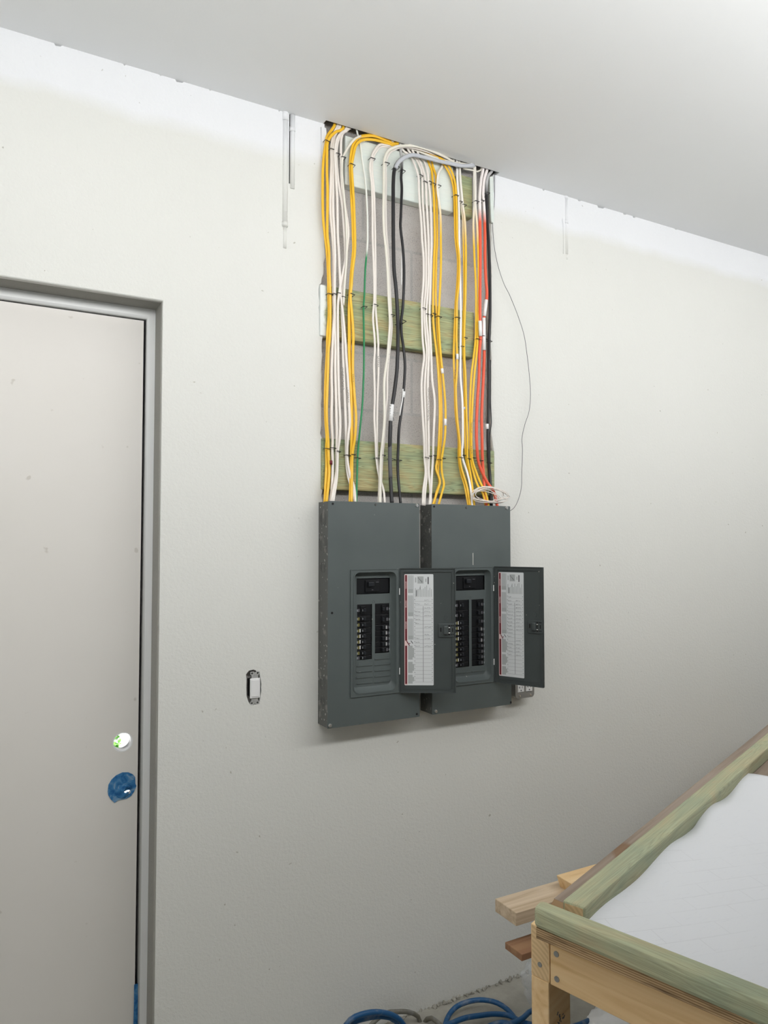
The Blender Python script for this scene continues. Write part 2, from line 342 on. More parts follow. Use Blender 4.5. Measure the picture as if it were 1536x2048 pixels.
# floor, ceiling, side and front walls, deck
struct(box('floor', XL, XR, YF-1.5, .2, -.1, 0, 'floor'))
yslot = onZ(657, 242, HC).y
xs0, xs1 = onZ(652, 241, HC).x, 1.768
bm = bmesh.new()
for (x0, x1, y0, y1) in ((XL, XR, YF, yslot), (XL, xs0, yslot, BLK), (xs1, XR, yslot, BLK)): bx(bm, x0, x1, y0, y1, HC, HC+.013)
for v in bm.verts: pass
struct(obj('ceiling', bm, 'ceil'))
struct(box('ceiling_deck_lightblock', XL-.3, XR+.3, YF-2.3, .2, 3.45, 3.5, 'void'))  # unseen roof deck; front overhang added to keep sun out of the room
struct(box('wall_left', XL-.12, XL, YF, .2, 0, 3.45, 'wall')); struct(box('wall_right', XR, XR+.12, YF, .2, 0, 3.45, 'wall'))
struct(plate('wall_front', [(XL, 0), (XL, 3.45), (XR, 3.45), (XR, 0), (6.0, 0), (6.0, 2.95), (-1.2, 2.95), (-1.2, 0)], [], YF, YF+.12, 'wall'))
struct(box('floor_outside', -6, 8, .2, 9, -.12, -.02, 'ext'))
# mortar crumbs along the foot of the wall
bm = bmesh.new()
for i in range(150):
    x = random.uniform(.9, 2.6); r = random.uniform(.003, .009)
    g = bmesh.ops.create_icosphere(bm, subdivisions=1, radius=r, matrix=Matrix.Translation((x, -random.uniform(0, .012), r*.5)))
    for v in g['verts']: v.co += Vector((random.uniform(-1, 1), random.uniform(-1, 1), random.uniform(-1, 1)))*r*.4; v.co.z = max(v.co.z, .0003)
tag(obj('mortar_crumbs', bm, 'floor'), 'rough crumbs of mortar along the foot of the wall', 'debris', kind='stuff')
# ---------------------------------------------------------------- door and its steel frame
FY = .11
fr = rect(DX0, DX1, 0, DZ1)
bm = plate_mesh([(DX0, 0), (DX0, DZ1), (DX1, DZ1), (DX1, 0), (DX1-.021, 0), (DX1-.021, DZ1-.024), (DX0+.021, DZ1-.024), (DX0+.021, 0)], [], FY, .19)
b2 = plate_mesh([(DX0+.02, 0), (DX0+.02, DZ1-.023), (DX1-.02, DZ1-.023), (DX1-.02, 0), (DX1-.034, 0), (DX1-.034, DZ1-.037), (DX0+.034, DZ1-.037), (DX0+.034, 0)], [], .19, .2)
me = bpy.data.meshes.new('t'); b2.to_mesh(me); b2.free(); bm.from_mesh(me)
struct(obj('trim_door_frame', bm, 'frame'))
dx1 = DX1-.0295; dz1 = DZ1-.0305; dy = .145
struct(box('trim_door_stop', DX0+.02, DX1-.0205, .19, .2, 0, DZ1-.024, 'void'))
h1 = onY(245.5, 1484, dy); h2 = onY(250, 1581, dy); rr = .029
circ = lambda c, r, n=28, k=1.0: [(c.x+r*math.cos(2*math.pi*i/n), c.z+r*k*math.sin(2*math.pi*i/n)) for i in range(n)]
dr = struct(plate('door_1', rect(DX0+.024, dx1, .006, dz1), [circ(h1, rr), circ(h2, .027)], dy, .189, 'door'))
# seal strip behind the gap keeps daylight out
bpy.data.objects['trim_door_stop'].data.transform(Matrix.Identity(4))
me = bpy.data.objects['trim_door_stop'].data
bmx = plate_mesh([(DX0+.0205, 0), (DX0+.0205, DZ1-.0245), (DX1-.0215, DZ1-.0245), (DX1-.0215, 0), (dx1-.012, 0), (dx1-.012, dz1-.012), (DX0+.04, dz1-.012), (DX0+.04, 0)], [], .1895, .198)
bmx.to_mesh(me); bmx.free()
# ring lining the lock bore (white core)
def ring(name, c, r0, r1, y0, y1, mat, parent=None, n=28):
    return plate(name, circ(c, r1, n), [circ(c, r0, n)], y0, y1, mat, parent)
ring('bore_edge', h1, rr-.0015, rr+.0015, dy-.0006, .188, 'white', dr)
# crumpled blue tape round the lower bore
bm = bmesh.new(); ct = onY(245, 1577, dy)
outl = [(-40, 2), (-38, -16), (-30, -28), (-18, -37), (-2, -42), (14, -40), (26, -33), (32, -25), (33, -8), (36, -2), (30, 12), (22, 22), (10, 27), (-2, 28), (-12, 28), (-22, 33), (-32, 22), (-38, 12)]
sc_ = .00112
pts = [(ct.x+a*sc_*1.0+.001, ct.z-(b)*sc_*1.06) for a, b in outl]
inner = [(h2.x+.004+.013*math.cos(t*math.pi/6), h2.z-.006+.006*math.sin(t*math.pi/6)+.002*math.sin(t)) for t in range(12)]
bt = plate_mesh(pts, [inner], dy-.0025, dy-.0003)
tp = tag(obj('masking_tape', bt, 'tape'), 'crumpled blue masking tape stuck around the lower bore of the white door', 'tape')
bm = bmesh.new()
for k in range(5):                               # torn layers curling inward
    r = .021-.0032*k; a0 = .3+k*.35
    ps = [Vector((h2.x-.003+.001*k+r*math.cos(a), dy-.004-.0006*k-.001*math.sin(3*a), h2.z-.001+r*.9*math.sin(a))) for a in [a0+i*.2 for i in range(22)]]
    tube(bm, ps, .0035, .0009, 6)
obj('tape_folds', bm, 'tape', tp, True)
bm = bmesh.new(); tube(bm, spline([onY(272.5, 1968, dy-.004), onY(272.3, 2000, dy-.005), onY(271, 2048, dy-.008), onY(269, 2100, dy-.012)], .02), .0065, .0012, 6)
tag(obj('tape_strip', bm, 'tape'), 'dark blue strip of tape hanging in the door gap near the floor', 'tape')
# outside, seen through the bore: render pier and shrub
tag(box('garden_pier', .768, 1.4, 2.3, 2.6, -.02, 2.4, 'ext'), 'white rendered pier outside, seen through the round door bore', 'pier')
sh = thing('garden_shrub', 'green shrub outside, seen through the round door bore', 'shrub', (.66, 2.10, -.02))
bm = bmesh.new()
for i in range(1100):
    p = Vector((max(-.2, min(.06, random.gauss(0, .06))), max(-.14, min(.12, random.gauss(0, .07))), random.uniform(.12, 1.15))); s = random.uniform(.018, .032)
    q = Matrix.Rotation(random.uniform(0, 6.3), 3, 'Z') @ Matrix.Rotation(random.uniform(-1, 1), 3, 'X')
    vs = [bm.verts.new(p+q @ Vector(v)) for v in ((0, 0, 0), (s*.35, s*.5, s*.1), (0, s, 0), (-s*.35, s*.5, s*.1))]; bm.faces.new(vs)
obj('foliage', bm, 'leaf', sh)
bm = bmesh.new()
for i in range(7):
    a = random.uniform(0, 6.3); tube(bm, [Vector((0, 0, 0)), Vector((.03*math.cos(a), .03*math.sin(a), .5)), Vector((.05*math.cos(a), .05*math.sin(a), 1.05))], .006, seg=6)
obj('stem', bm, 'ply', sh)
# ---------------------------------------------------------------- conduits sunk in the wall
def conduit(label, px, y0, y1, rad, collars, tail=None, inset=.35):
    a = onY(px, y0, 0); b = onY(px, y1, 0); x = a.x; yc = rad*inset; z1 = HC-.001
    yc = rad*(inset+.1)
    t = thing('conduit_pipe', label, 'pipe', (x, yc, b.z), 'white conduit pipes sunk in the wall')
    bm = bmesh.new(); h = z1-b.z; cyl(bm, (0, 0, h/2), (0, 0, 1), rad, h, 28); obj('pipe', bm, 'wall', t, False)
    for cz0, cz1 in collars:
        za, zb = onY(px, cz0, 0).z-b.z, onY(px, cz1, 0).z-b.z
        bm = bmesh.new(); cyl(bm, (0, 0, (za+zb)/2), (0, 0, 1), rad*1.16, abs(za-zb), 28); obj('collar', bm, 'wall', t, False)
    if tail:
        zt = onY(px, tail, 0).z-b.z; bm = bmesh.new(); cyl(bm, (0, .001, zt/2), (0, 0, 1), rad*.8, -zt, 24, rad*.86); obj('pipe_end', bm, 'wall', t, False)
    for ch in t.children:
        for p in ch.data.polygons: p.use_smooth = abs(p.normal.z) < .5
conduit('longer of two white conduits beside the cable bay, with a ringed lower end', 571, 240, 455, .0105, [(221, 241), (444, 453)], 497)
conduit('shorter white conduit just right of the black slot, with a small coupling', 585.6, 240, 378, .0085, [(254, 263)], None, .3)
conduit('lone white conduit high on the wall, right of the cable bay', 1132.5, 400, 508, .0085, [(391, 397), (440, 447)], 519, .45)
# ---------------------------------------------------------------- boards across the bay
def board(name, x0, x1, y0, y1, z0, z1, mat, label, parent=None, group=None, bev=.004):
    c = Vector(((x0+x1)/2, y1, z0)); bm = bmesh.new(); bx(bm, x0-c.x, x1-c.x, y0-c.y, y1-c.y, 0, z1-z0, bev)
    o = obj(name, bm, mat, parent); o.location = c
    if label: tag(o, label, 'board', group)
    return o
GB = 'boards fixed across the cable bay'
PF = -.008                                       # front of the boards
board('wooden_board', 1.105, 1.560, PF, BLK, 2.903, 3.078, 'pale', 'white-washed board at the top of the bay, just under the ceiling', group=GB)
board('wooden_board', 1.585, 1.652, PF+.004, BLK, 2.901, 3.06, 'gwood', 'short bare green board at the top right of the bay', group=GB)
board('wooden_board', 1.013, 1.655, PF, BLK, 2.357, 2.534, 'gend', 'green treated board across the middle of the bay, its left end painted white', group=GB)
board('wooden_board', 1.020, 1.747, PF, BLK, 1.833, 2.008, 'gwood', 'green treated board across the bay just above the grey panels', group=GB)
# white painted edge piece at upper left and right of the bay
tag(plate('render_flake', [W(*p) for p in ((641.5, 255), (651, 258), (652, 290), (649, 300), (647, 318), (643, 318))], [], -.006, 0, 'wall'), 'white flake of render at the top left corner of the bay', 'render')
tag(plate('render_edge', [W(*p) for p in ((976.5, 356), (983, 354), (985, 440), (983.5, 448), (980, 444), (978, 400))], [], -.010, .002, 'pale'), 'pale strip hanging at the top right edge of the bay', 'render')
# ---------------------------------------------------------------- cables
CW = 'white cables hanging in the bay'; CY = 'yellow cables hanging in the bay'; CB = 'black cables hanging in the bay'; CR = 'orange cables hanging in the bay'
def cable(label, mat, wpx, pts, lay=0, end_up=True, group=None, name='electrical_cable', flat=.6, tags=(), end_down=True, down_z=1.786, marks=()):
    base_y = PF-.0065-lay*.0062; P3 = []
    n = len(pts)
    for i, (x, y) in enumerate(pts):
        p = onY(x, y, base_y)
        z = p.z; d = base_y
        if 1.84 < z < 2.0 or 2.37 < z < 2.52 or z > 2.9: k = 0
        else: k = .006
        d -= k
        if z > 3.03: d = min(-.004, d*.55 if end_up and i < 2 else d)
        if z < 1.9: d = d-(1.9-z)*.2
        P3.append(onY(x, y, d))
    if end_up:
        e = P3[0].copy(); e.y = max(e.y, -.010); e.z = HC+.05; e.x += .0; P3[0].y = max(P3[0].y, -.012); P3[0].z = min(P3[0].z, HC+.01); P3.insert(0, e)
    if end_down:
        P3[-1].z = down_z
    a = wpx/2*2.5/FP
    bm = bmesh.new(); tube(bm, spline(P3), a, a*flat, 12)
    o = obj(name, bm, mat, None, True); tag(o, label, 'cable' if name == 'electrical_cable' else 'wire', group)
    o['kind_of_run'] = 'vertical'
    del o['kind_of_run']
    for (tx0, ty0, tx1, ty1, tm) in tags:
        q0, q1 = onY(tx0, ty0, base_y-.007), onY(tx1, ty1, base_y-.007)
        bm = bmesh.new(); tube(bm, [q0, (q0+q1)/2, q1], a*1.18, a*.95, 10); obj('marker_tape', bm, tm, o, True)
    for (tx0, ty0, tx1, ty1) in marks:
        bm = bmesh.new(); q0, q1 = onY(tx0, ty0, base_y-.0062-a*flat-.0035), onY(tx1, ty1, base_y-.0062-a*flat-.0035)
        nn = max(4, int((q1-q0).length/.006)); dirv = (q1-q0)/nn
        for j in range(nn):
            s = q0+dirv*j; ps = [s+Vector((random.uniform(-.0028, .0028), 0, 0))+dirv*(t*.22) for t in range(4)]
            tube(bm, ps, .0007, .0004, 4)
        obj('handwriting', bm, 'ink', o)
    return o
Y1 = [(669.5, 249), (655, 272), (652.5, 284), (648, 311), (646, 337), (645.4, 363), (645.4, 402), (646.7, 441), (650.6, 475), (654.5, 512), (656.5, 555), (657, 590), (657.8, 629), (655, 668), (654, 707), (651.8, 745), (650.3, 791), (651, 836), (653.5, 875), (652.6, 898), (653, 930), (651, 973), (649.5, 1000)]
cable('yellow cable hanging furthest left in the bay', 'yel', 6, Y1, 0, group=CY, marks=[(656, 700, 655, 732)])
Y2 = [(686, 257), (673, 263), (661, 273), (655, 286), (653.9, 311), (654, 350), (655, 376), (654.9, 415), (654.5, 467), (657.8, 500), (658.5, 538), (660.2, 577), (660.4, 603), (660.4, 642), (659, 681), (657, 700), (655.6, 745), (654, 791), (653.3, 836), (656.3, 882), (657, 912), (658.6, 942), (656.3, 973), (652.6, 1000)]
cable('second yellow cable from the left, arching in from the ceiling slot', 'yel', 6, Y2, 1, group=CY)
cable('thin yellow cable tucked between the two leftmost yellow ones', 'yel', 5, [((a[0]+b[0])/2+1.2, (a[1]+b[1])/2) for a, b in zip(Y1[9:], Y2[9:])], -.4, end_up=False, group=CY)
cable('white cable directly right of the left yellow bundle', 'wc', 6, [(676, 249), (667.5, 268), (664, 285), (662.5, 301), (663, 324), (662, 350), (660.7, 389), (661, 428), (664, 461), (667, 499), (667.5, 538), (667, 590), (668, 629), (666, 668), (664.4, 707), (663, 745), (663.9, 791), (663, 836), (665.4, 882), (664.5, 896), (665.4, 927), (664, 973), (661, 1000)], 0, group=CW, tags=[(661.6, 921, 661.6, 929, 'lred')])
cable('white cable doubled up against the first white cable', 'wc', 6, [(681, 250), (671, 268), (668, 285), (666.5, 301), (667, 330), (666.5, 360), (666, 400), (666.5, 430), (668.5, 461), (670, 510), (669.5, 550), (669.5, 590), (669.5, 640), (671, 690), (670.5, 735), (672, 791), (673, 836), (673.7, 867), (673.5, 904), (673, 942), (667, 980), (661.6, 1000)], .6, group=CW)
cable('white cable leaning from the slot to cross behind two others at left', 'wc', 5.5, [(694, 254), (685, 268), (682, 285), (682, 311), (682.5, 340), (683.5, 365), (687, 395), (692.8, 430), (696.8, 462), (694.5, 492), (689.5, 528), (682, 565), (677, 597), (675.5, 629), (676, 681), (676.5, 730), (678, 791), (680.5, 845), (679, 880), (675.5, 904), (673.7, 955), (666, 1002)], 1.2, group=CW)
cable('white cable curving hard left out of the slot above the left boards', 'wc', 6, [(700, 256), (692, 261), (681, 268), (675, 285), (672.5, 311), (674.6, 345), (679.5, 380), (685, 414), (688.5, 462), (690.5, 495), (690.5, 525), (687, 570), (684, 600), (684, 629), (686, 670), (686, 705), (688, 755), (690, 806), (692, 860), (692.6, 912), (696, 950), (706, 985), (710, 1002)], .5, group=CW, marks=[(685.5, 735, 687.5, 780)])
cable('lower white cable curving left beside the first arch, ending by the yellow pair', 'wc', 5.5, [(693, 262), (683, 266), (675, 276), (671, 292), (670, 311), (672, 355), (674.5, 400), (675.4, 462), (677.5, 500), (679.5, 545), (682, 590), (686.5, 635), (690.5, 680), (692, 710), (696, 760), (698, 806), (699.5, 845), (696, 875), (694.2, 912), (700, 950), (708.5, 975), (711, 1002)], 1.5, group=CW, marks=[(695, 775, 698, 806)])
cable('white cable slanting down left from the yellow arch', 'wc2', 4.5, [(722, 272), (711, 277), (698, 292), (690, 306), (685, 318), (684, 345), (687, 380), (690.5, 420), (693, 460), (693.5, 510), (690, 560), (687, 610)], 2.0, end_up=False, end_down=False, group=CW)
yA = [(793, 288), (776, 282), (750, 272.5), (731, 272), (716, 276), (706, 290), (702, 308.5), (700.2, 333), (701.5, 363), (703, 402), (705, 441), (706, 475), (706.5, 499), (703, 538), (700.7, 571), (699.5, 591), (698, 616), (698, 655), (698, 700), (700, 745), (702.5, 791), (703, 836), (703, 874), (702.5, 912), (701.5, 957), (699.5, 1001)]
yB = [(795, 290.5), (776, 286.5), (750, 280), (731, 279), (719, 283), (711, 293), (705.5, 318), (703.5, 333), (705.5, 370), (707.5, 402), (709, 441), (710, 473), (709.5, 505), (705, 542), (703, 571), (701, 595), (704, 629), (706.6, 668), (706, 710), (706, 745), (709, 791), (712, 836), (710, 874), (704.8, 909), (704, 942), (703, 1001)]
cable('yellow cable of the left-centre arch, upper one', 'yel', 6, yA, 1.2, group=CY); cable('yellow cable of the left-centre arch, lower one bowing right', 'yel', 6, yB, 1.9, group=CY, marks=[(706, 748, 706.5, 765)])
cable('third yellow cable running hidden behind the left-centre arch', 'yel', 5.5, [(a[0]+2.0, a[1]-1.5) for a in yA], .3, group=CY)
cable('thin green earth wire, its upper half painted white', 'grn', 4, [(713, 259), (719, 282), (724, 318), (730.7, 363), (734, 415), (735, 470), (734, 499), (730.7, 538), (728.7, 590), (727.2, 615), (727.8, 660), (728, 700), (727.5, 745), (725, 806), (720.7, 851), (717, 889), (715, 916.5), (714, 957), (712.5, 1000)], 1.2, name='earth_wire', flat=1.0)
cable('white cable of the pair right of the green wire, outer left one', 'wc', 5, [(783, 289), (763, 288), (753, 295.5), (745, 308.5), (742, 320), (740, 337), (743.7, 370), (745, 428), (745.3, 475), (747.7, 538), (748.6, 590), (747.5, 612), (746, 636), (749.5, 681), (749.5, 705), (748, 730), (749.5, 791), (748.7, 836), (751, 882), (752.8, 918), (757.8, 950), (767, 980), (770, 1004)], 1.4, group=CW)
cable('white cable of the pair right of the green wire, inner right one', 'wc', 5, [(785, 292), (763, 293), (754, 301), (746.5, 314), (744, 337), (748, 383), (749.5, 440), (750.5, 499), (751, 560), (751, 612), (753, 642), (756.3, 681), (756.3, 710), (757, 745), (754.7, 806), (754, 867), (755, 918), (758.5, 957), (757, 1004)], .4, group=CW, marks=[(756.5, 712, 757, 735)])
cable('white cable of the second white pair, arching left from the long ceiling arch', 'wc2', 6, [(908, 322), (898, 318), (880, 309), (857, 299.5), (829, 292), (802, 291.6), (786.7, 295.5), (775, 303), (769, 319), (767.8, 331), (768, 350), (767.5, 389), (767, 428), (768, 462), (772, 499), (775.5, 545), (777, 590), (779.5, 633), (779.5, 655), (777.5, 681), (775, 715), (772, 735), (768.4, 768), (769, 836), (765.3, 882), (762, 912), (760.8, 957), (760, 1004)], 2.6, group=CW)
cable('white cable running just behind the second white pair', 'wc', 5, [(906, 326), (880, 314), (857, 304), (829, 296), (804, 294), (789, 299), (779, 306), (773, 319), (771.5, 335), (772, 370), (771.5, 410), (772.5, 462), (776, 499), (779, 545), (780.5, 590), (782.5, 633), (783.5, 655), (781.5, 681), (778.5, 705), (774.5, 753), (774.5, 791), (771.5, 829), (768, 882), (765, 912), (762.5, 957), (761, 1004)], 1.0, group=CW, marks=[(778, 705, 775, 728)])
b1 = [(951, 330), (924.6, 331.6), (900, 327), (871.6, 320.6), (843, 313), (824, 310), (809, 314), (796, 324), (789, 338.5), (786.7, 363), (786.4, 400), (786.7, 479), (788, 538), (792, 577), (794.5, 616), (795.8, 650), (795.8, 690), (795, 715), (793.4, 745), (788.8, 783), (784, 814), (781, 844), (779.7, 882), (779.7, 919.5), (781, 957), (784, 1003)]
hv = cable('thick black cable whose painted grey arch spans the top right of the bay', 'blackc', 8, b1, 3.0, group=CB, flat=.9, tags=[(784, 809, 781.5, 842, 'white')])
g0 = onY(783.6, 812, -.042)
tc_ = bpy.data.curves.new('t', 'FONT'); tc_.body = 'HVAC'; tc_.size = .021; tc_.align_x = 'CENTER'; tc_.align_y = 'CENTER'
to = bpy.data.objects.new('t', tc_); C.objects.link(to); tme = bpy.data.meshes.new_from_object(to.evaluated_get(bpy.context.evaluated_depsgraph_get())); bpy.data.objects.remove(to)
pc = onY(783.2, 826, -.0445)
tme.transform(Matrix.Translation(pc) @ Matrix.Rotation(math.radians(86), 4, 'Y') @ Matrix.Rotation(math.pi/2, 4, 'X')); link('handwriting', tme, 'ink', hv)
bm = bmesh.new(); tube(bm, spline([onY(x, y, -.0405) for x, y in ((948, 330.5), (924.6, 331.6), (900, 327), (871.6, 320.6), (843, 313), (824, 310), (810, 314.5), (797.5, 324), (791, 336))]), .0073, .005, 10)
obj('painted_length', bm, 'lgrey', hv, True)
bm = bmesh.new(); tube(bm, spline([onY(x, y, -.037) for x, y in ((781, 850), (779.9, 882), (779.9, 919.5), (781.2, 957))]), .0074, .0066, 10)
obj('dusty_length', bm, 'greyc', hv, True)
cable('thinner black cable right of the thick one, with a white tag', 'blackc', 6, [(801, 296), (803.5, 315), (803.6, 337), (802.2, 355), (803.6, 376), (802.6, 405), (801.6, 435), (801, 455), (806, 499), (808, 538), (807.5, 577), (805.5, 616), (802.5, 642), (803, 668), (806.8, 694), (809, 715), (810, 735), (807.7, 776), (803, 821), (798, 859), (796.4, 897), (795.6, 921), (796.4, 957), (801.7, 1003)], 1.5, group=CB, flat=.9, tags=[(808, 783, 807, 795, 'white')])
cable('thin white lead lying along the lower left of the thinner black cable', 'wcw', 2.2, [(804.5, 500), (803.5, 530), (803, 570)], 1.0, end_up=False, end_down=False, group=CW)
cable('short white lead taped to the thinner black cable near its tag', 'wcw', 2.5, [(806, 778), (805.3, 795), (802, 815), (799.5, 831)], 2.4, end_up=False, end_down=False, group=CW)
wh = [('leftmost white cable of the dense centre bundle', [(804, 296), (821.5, 313), (831, 334.5), (837, 354.5), (838, 389), (842.5, 446), (844, 479), (847, 517), (847, 560), (844, 603), (843.7, 619), (845, 675), (848.3, 712), (845.7, 735), (843, 770), (844.8, 823), (848, 876), (849, 916), (851, 946), (846.6, 981), (845.7, 1006)], 1.6),
      ('second white cable of the dense centre bundle', [(815, 297), (833, 320), (842, 340), (844.5, 360), (845.5, 403), (850.5, 479), (852, 517), (851.5, 574.6), (848, 619), (851, 675), (853.5, 706), (849.5, 770), (851, 830), (853.2, 911), (854, 946), (850.5, 981), (848.7, 1006)], .6),
      ('third white cable of the dense centre bundle', [(825, 301), (840, 323), (848, 346), (851.5, 367), (853, 403), (857, 479), (857, 517), (857, 560), (852.5, 630), (856, 675), (857.5, 710), (855.5, 770), (857, 840), (857.7, 912), (857.5, 946), (860.6, 981), (858.9, 1006)], 1.2),
      ('fourth white cable of the dense centre bundle, bowing right low down', [(836, 306), (848.7, 324), (855, 346), (857.5, 367), (861, 403), (863, 479), (862, 517), (860.5, 574.6), (858.9, 633), (861.6, 689), (862.8, 720), (864.5, 761.5), (869.4, 805.5), (866.8, 876), (866, 912), (864, 946), (860.6, 1000)], 1.6)]
for i, (lb, pt, ly) in enumerate(wh): cable(lb, 'wc', 5.6, pt, ly, group=CW, marks=[(857, 775, 857, 842)] if i == 2 else ())
cable('yellow cable next to the centre whites, swerving left at its foot', 'yel', 5.5, [(856, 321), (863, 339), (866, 370), (868, 403), (869.5, 479), (868, 517), (866.6, 574.6), (866, 629), (868, 662), (873, 705), (877, 753), (879.5, 823), (878, 876), (875, 918), (872, 938), (880, 961), (876, 979), (865, 1004)], 1.0, group=CY)
cable('middle yellow cable of the centre yellow trio', 'yel', 5.5, [(864, 325), (872, 352), (872.5, 374.5), (873.5, 403), (874.5, 479), (872.6, 517), (871.5, 589), (873.7, 635), (874.5, 660), (878, 705), (881.7, 770), (883, 858), (878.5, 918), (876, 946), (879, 965), (872, 988), (868, 1004)], .2, group=CY)
cable('yellow cable with two white tags, its top painted cream', 'yelw', 5.5, [(886, 328), (877, 346), (874.5, 374.5), (878, 403), (881, 432), (881.6, 479), (882, 517), (881, 560), (878, 617.5), (877, 636), (878.8, 675), (882, 715), (886, 753), (890.5, 805), (891, 840), (889.7, 876), (883.5, 918), (884, 946), (888, 967), (884, 985), (876.5, 1004)], 1.8, group=CY, tags=[(884, 737, 885, 747, 'wcw'), (890.8, 838, 890.6, 851, 'wcw')])
cable('yellow cable of the right-centre arch, outer left one', 'yel', 5.5, [(838, 300), (864.5, 313), (882, 322), (894, 338), (903, 358), (908, 385), (909.5, 432), (911, 479), (915.5, 517), (915, 560), (911.5, 603), (910, 637.6), (908.5, 675), (907.5, 718), (909.5, 770), (911, 823), (917, 876), (917.5, 916), (922, 946), (929.5, 972), (937, 1004)], .8, group=CY, marks=[(910, 740, 909.5, 758)])
cable('yellow cable of the right-centre arch, inner one with a white tag', 'yel', 5.5, [(842, 302), (868, 312), (888, 321), (901, 338), (909, 360), (912, 385), (913.5, 432), (914.5, 479), (918.6, 517), (918, 560), (914, 603), (913.7, 637.6), (913, 675), (914.5, 718), (913.5, 750), (911.8, 779), (914, 832), (919.5, 884.6), (921, 928.5), (933.6, 972), (940.6, 1004)], 1.8, group=CY, tags=[(914.6, 708, 914.7, 719, 'wcw')])
cable('bright white cable between the two right yellow groups', 'wcw', 5.5, [(914, 321), (914.6, 360), (917.5, 403), (918.5, 479), (919.5, 530), (921, 589), (921.7, 632), (921, 695), (921, 715), (921, 753), (924.8, 805.5), (925.7, 876), (924, 911), (933.6, 942.6), (940.6, 972.5), (944.5, 1004)], 1.5, group=CW)
cable('yellow cable right of the bright white one, its top painted white', 'yelw', 5.5, [(919, 323), (921, 360), (926, 412), (929.5, 440), (931.2, 479), (931.8, 517), (931, 589), (929.6, 632), (928.4, 676), (929, 718), (931, 753), (932.7, 823), (935, 876), (935, 916), (940.6, 946), (944.5, 972), (949, 1004)], 1.2, group=CY)
cable('yellow cable half hidden left of its twin at the right group', 'yelw', 4.5, [(916, 323), (919, 360), (923, 412), (925.8, 440), (926.5, 479), (927.8, 530), (928, 589), (926.6, 632), (925.6, 676), (926.8, 718), (928.5, 770), (930, 876), (932, 916), (937.5, 946), (941, 972), (946, 1004)], .3, group=CY, tags=[(929.2, 814, 929.5, 819, 'wcw')])
cable('pale topped yellow cable beside the orange pair, straight one', 'yelw', 5.5, [(948, 330), (948.5, 374.5), (948.7, 406), (946.8, 446), (947.5, 479), (949, 517), (951.8, 574.6), (952, 632), (951, 680), (947, 716), (942.5, 753), (940.2, 805.5), (940.2, 858), (941.5, 916), (947, 946), (955, 970), (966, 988), (972, 1002)], 1.2, group=CY)
cable('yellow cable touching the orange pair, with handwriting low down', 'yelw', 5.5, [(951, 331), (951, 375), (951, 410), (954, 446), (955.5, 479), (956.8, 517), (957.5, 574.6), (956.5, 632), (955.2, 680), (952.5, 715), (948.6, 753), (945, 805.5), (943, 858), (944.3, 916), (953, 946), (961.7, 967), (972, 988), (977.6, 1003)], 1.9, group=CY, marks=[(943, 845, 943, 866), (942.5, 892, 943.5, 908)])
cable('orange cable of the pair, left one, crossing to the right at its foot', 'red', 7, [(968, 333), (961.8, 360), (959.5, 389), (959.5, 405), (960, 446), (960.5, 479), (960.5, 530), (960, 590), (960, 639), (961.3, 672), (959, 705), (958, 753), (954.7, 805.5), (953, 858), (953.8, 893), (956.5, 921.5), (965, 946), (976, 967), (988, 985), (995, 1006)], 2.4, group=CR, flat=.85, tags=[(960, 642, 961, 672, 'wcw')], marks=[])
cable('orange cable of the pair, right one, white across its middle', 'red', 7, [(975, 335), (968, 360), (966, 389), (966.8, 398), (969, 432), (970, 479), (970, 517), (971.8, 560), (974, 589), (970.5, 617.5), (967.8, 640), (967.8, 679), (968.5, 705), (967, 753), (963.5, 823), (964, 876), (965, 920), (967.5, 955), (969, 975), (973, 1004)], 1.5, group=CR, flat=.85, tags=[(972.6, 600, 968.8, 632, 'wcw'), (967.7, 636, 968.2, 700, 'wcw')])
cable('thick black cable furthest right in the bay', 'blackc', 7, [(985, 337), (977.6, 349), (974, 362), (973, 389), (974, 432), (976.9, 479), (978, 503), (979.7, 560), (980, 632), (978, 682), (977.6, 718), (977.6, 770), (976.7, 840.6), (975.8, 876), (977.6, 925), (980, 955), (982.8, 1002)], .6, group=CB, flat=.95, tags=[(974.3, 848, 974.6, 858, 'wcw')])
cable('thin black cable looping behind the furthest right black cable', 'blackc', 3.2, [(981, 720), (981, 770), (981, 805), (982.5, 845), (981, 858), (979.5, 880), (980, 930)], .2, end_up=False, end_down=False, group=CB)
cable('thin yellow cable seen under the long white arch at the ceiling', 'yel', 4.5, [(832, 299), (850, 305), (868, 314), (884, 321)], .2, end_up=True, end_down=False, group=CY)
cable('white cable under the long arch, running along the ceiling slot', 'wc2', 5, [(800, 289), (830, 300), (856, 310), (880, 318), (905, 325), (930, 328), (947, 331)], .6, end_up=True, end_down=False, group=CW)
cable('thick white cable lying along the slot at the top right', 'wcw', 6, [(944, 328), (932, 333), (920, 331), (912, 330)], 3.9, end_up=False, end_down=False, group=CW)
cable('thin cream cable hanging at the right end of the slot', 'wc2', 4, [(962, 340), (955, 343), (948, 341), (926, 337)], .2, end_up=True, end_down=False, group=CW)
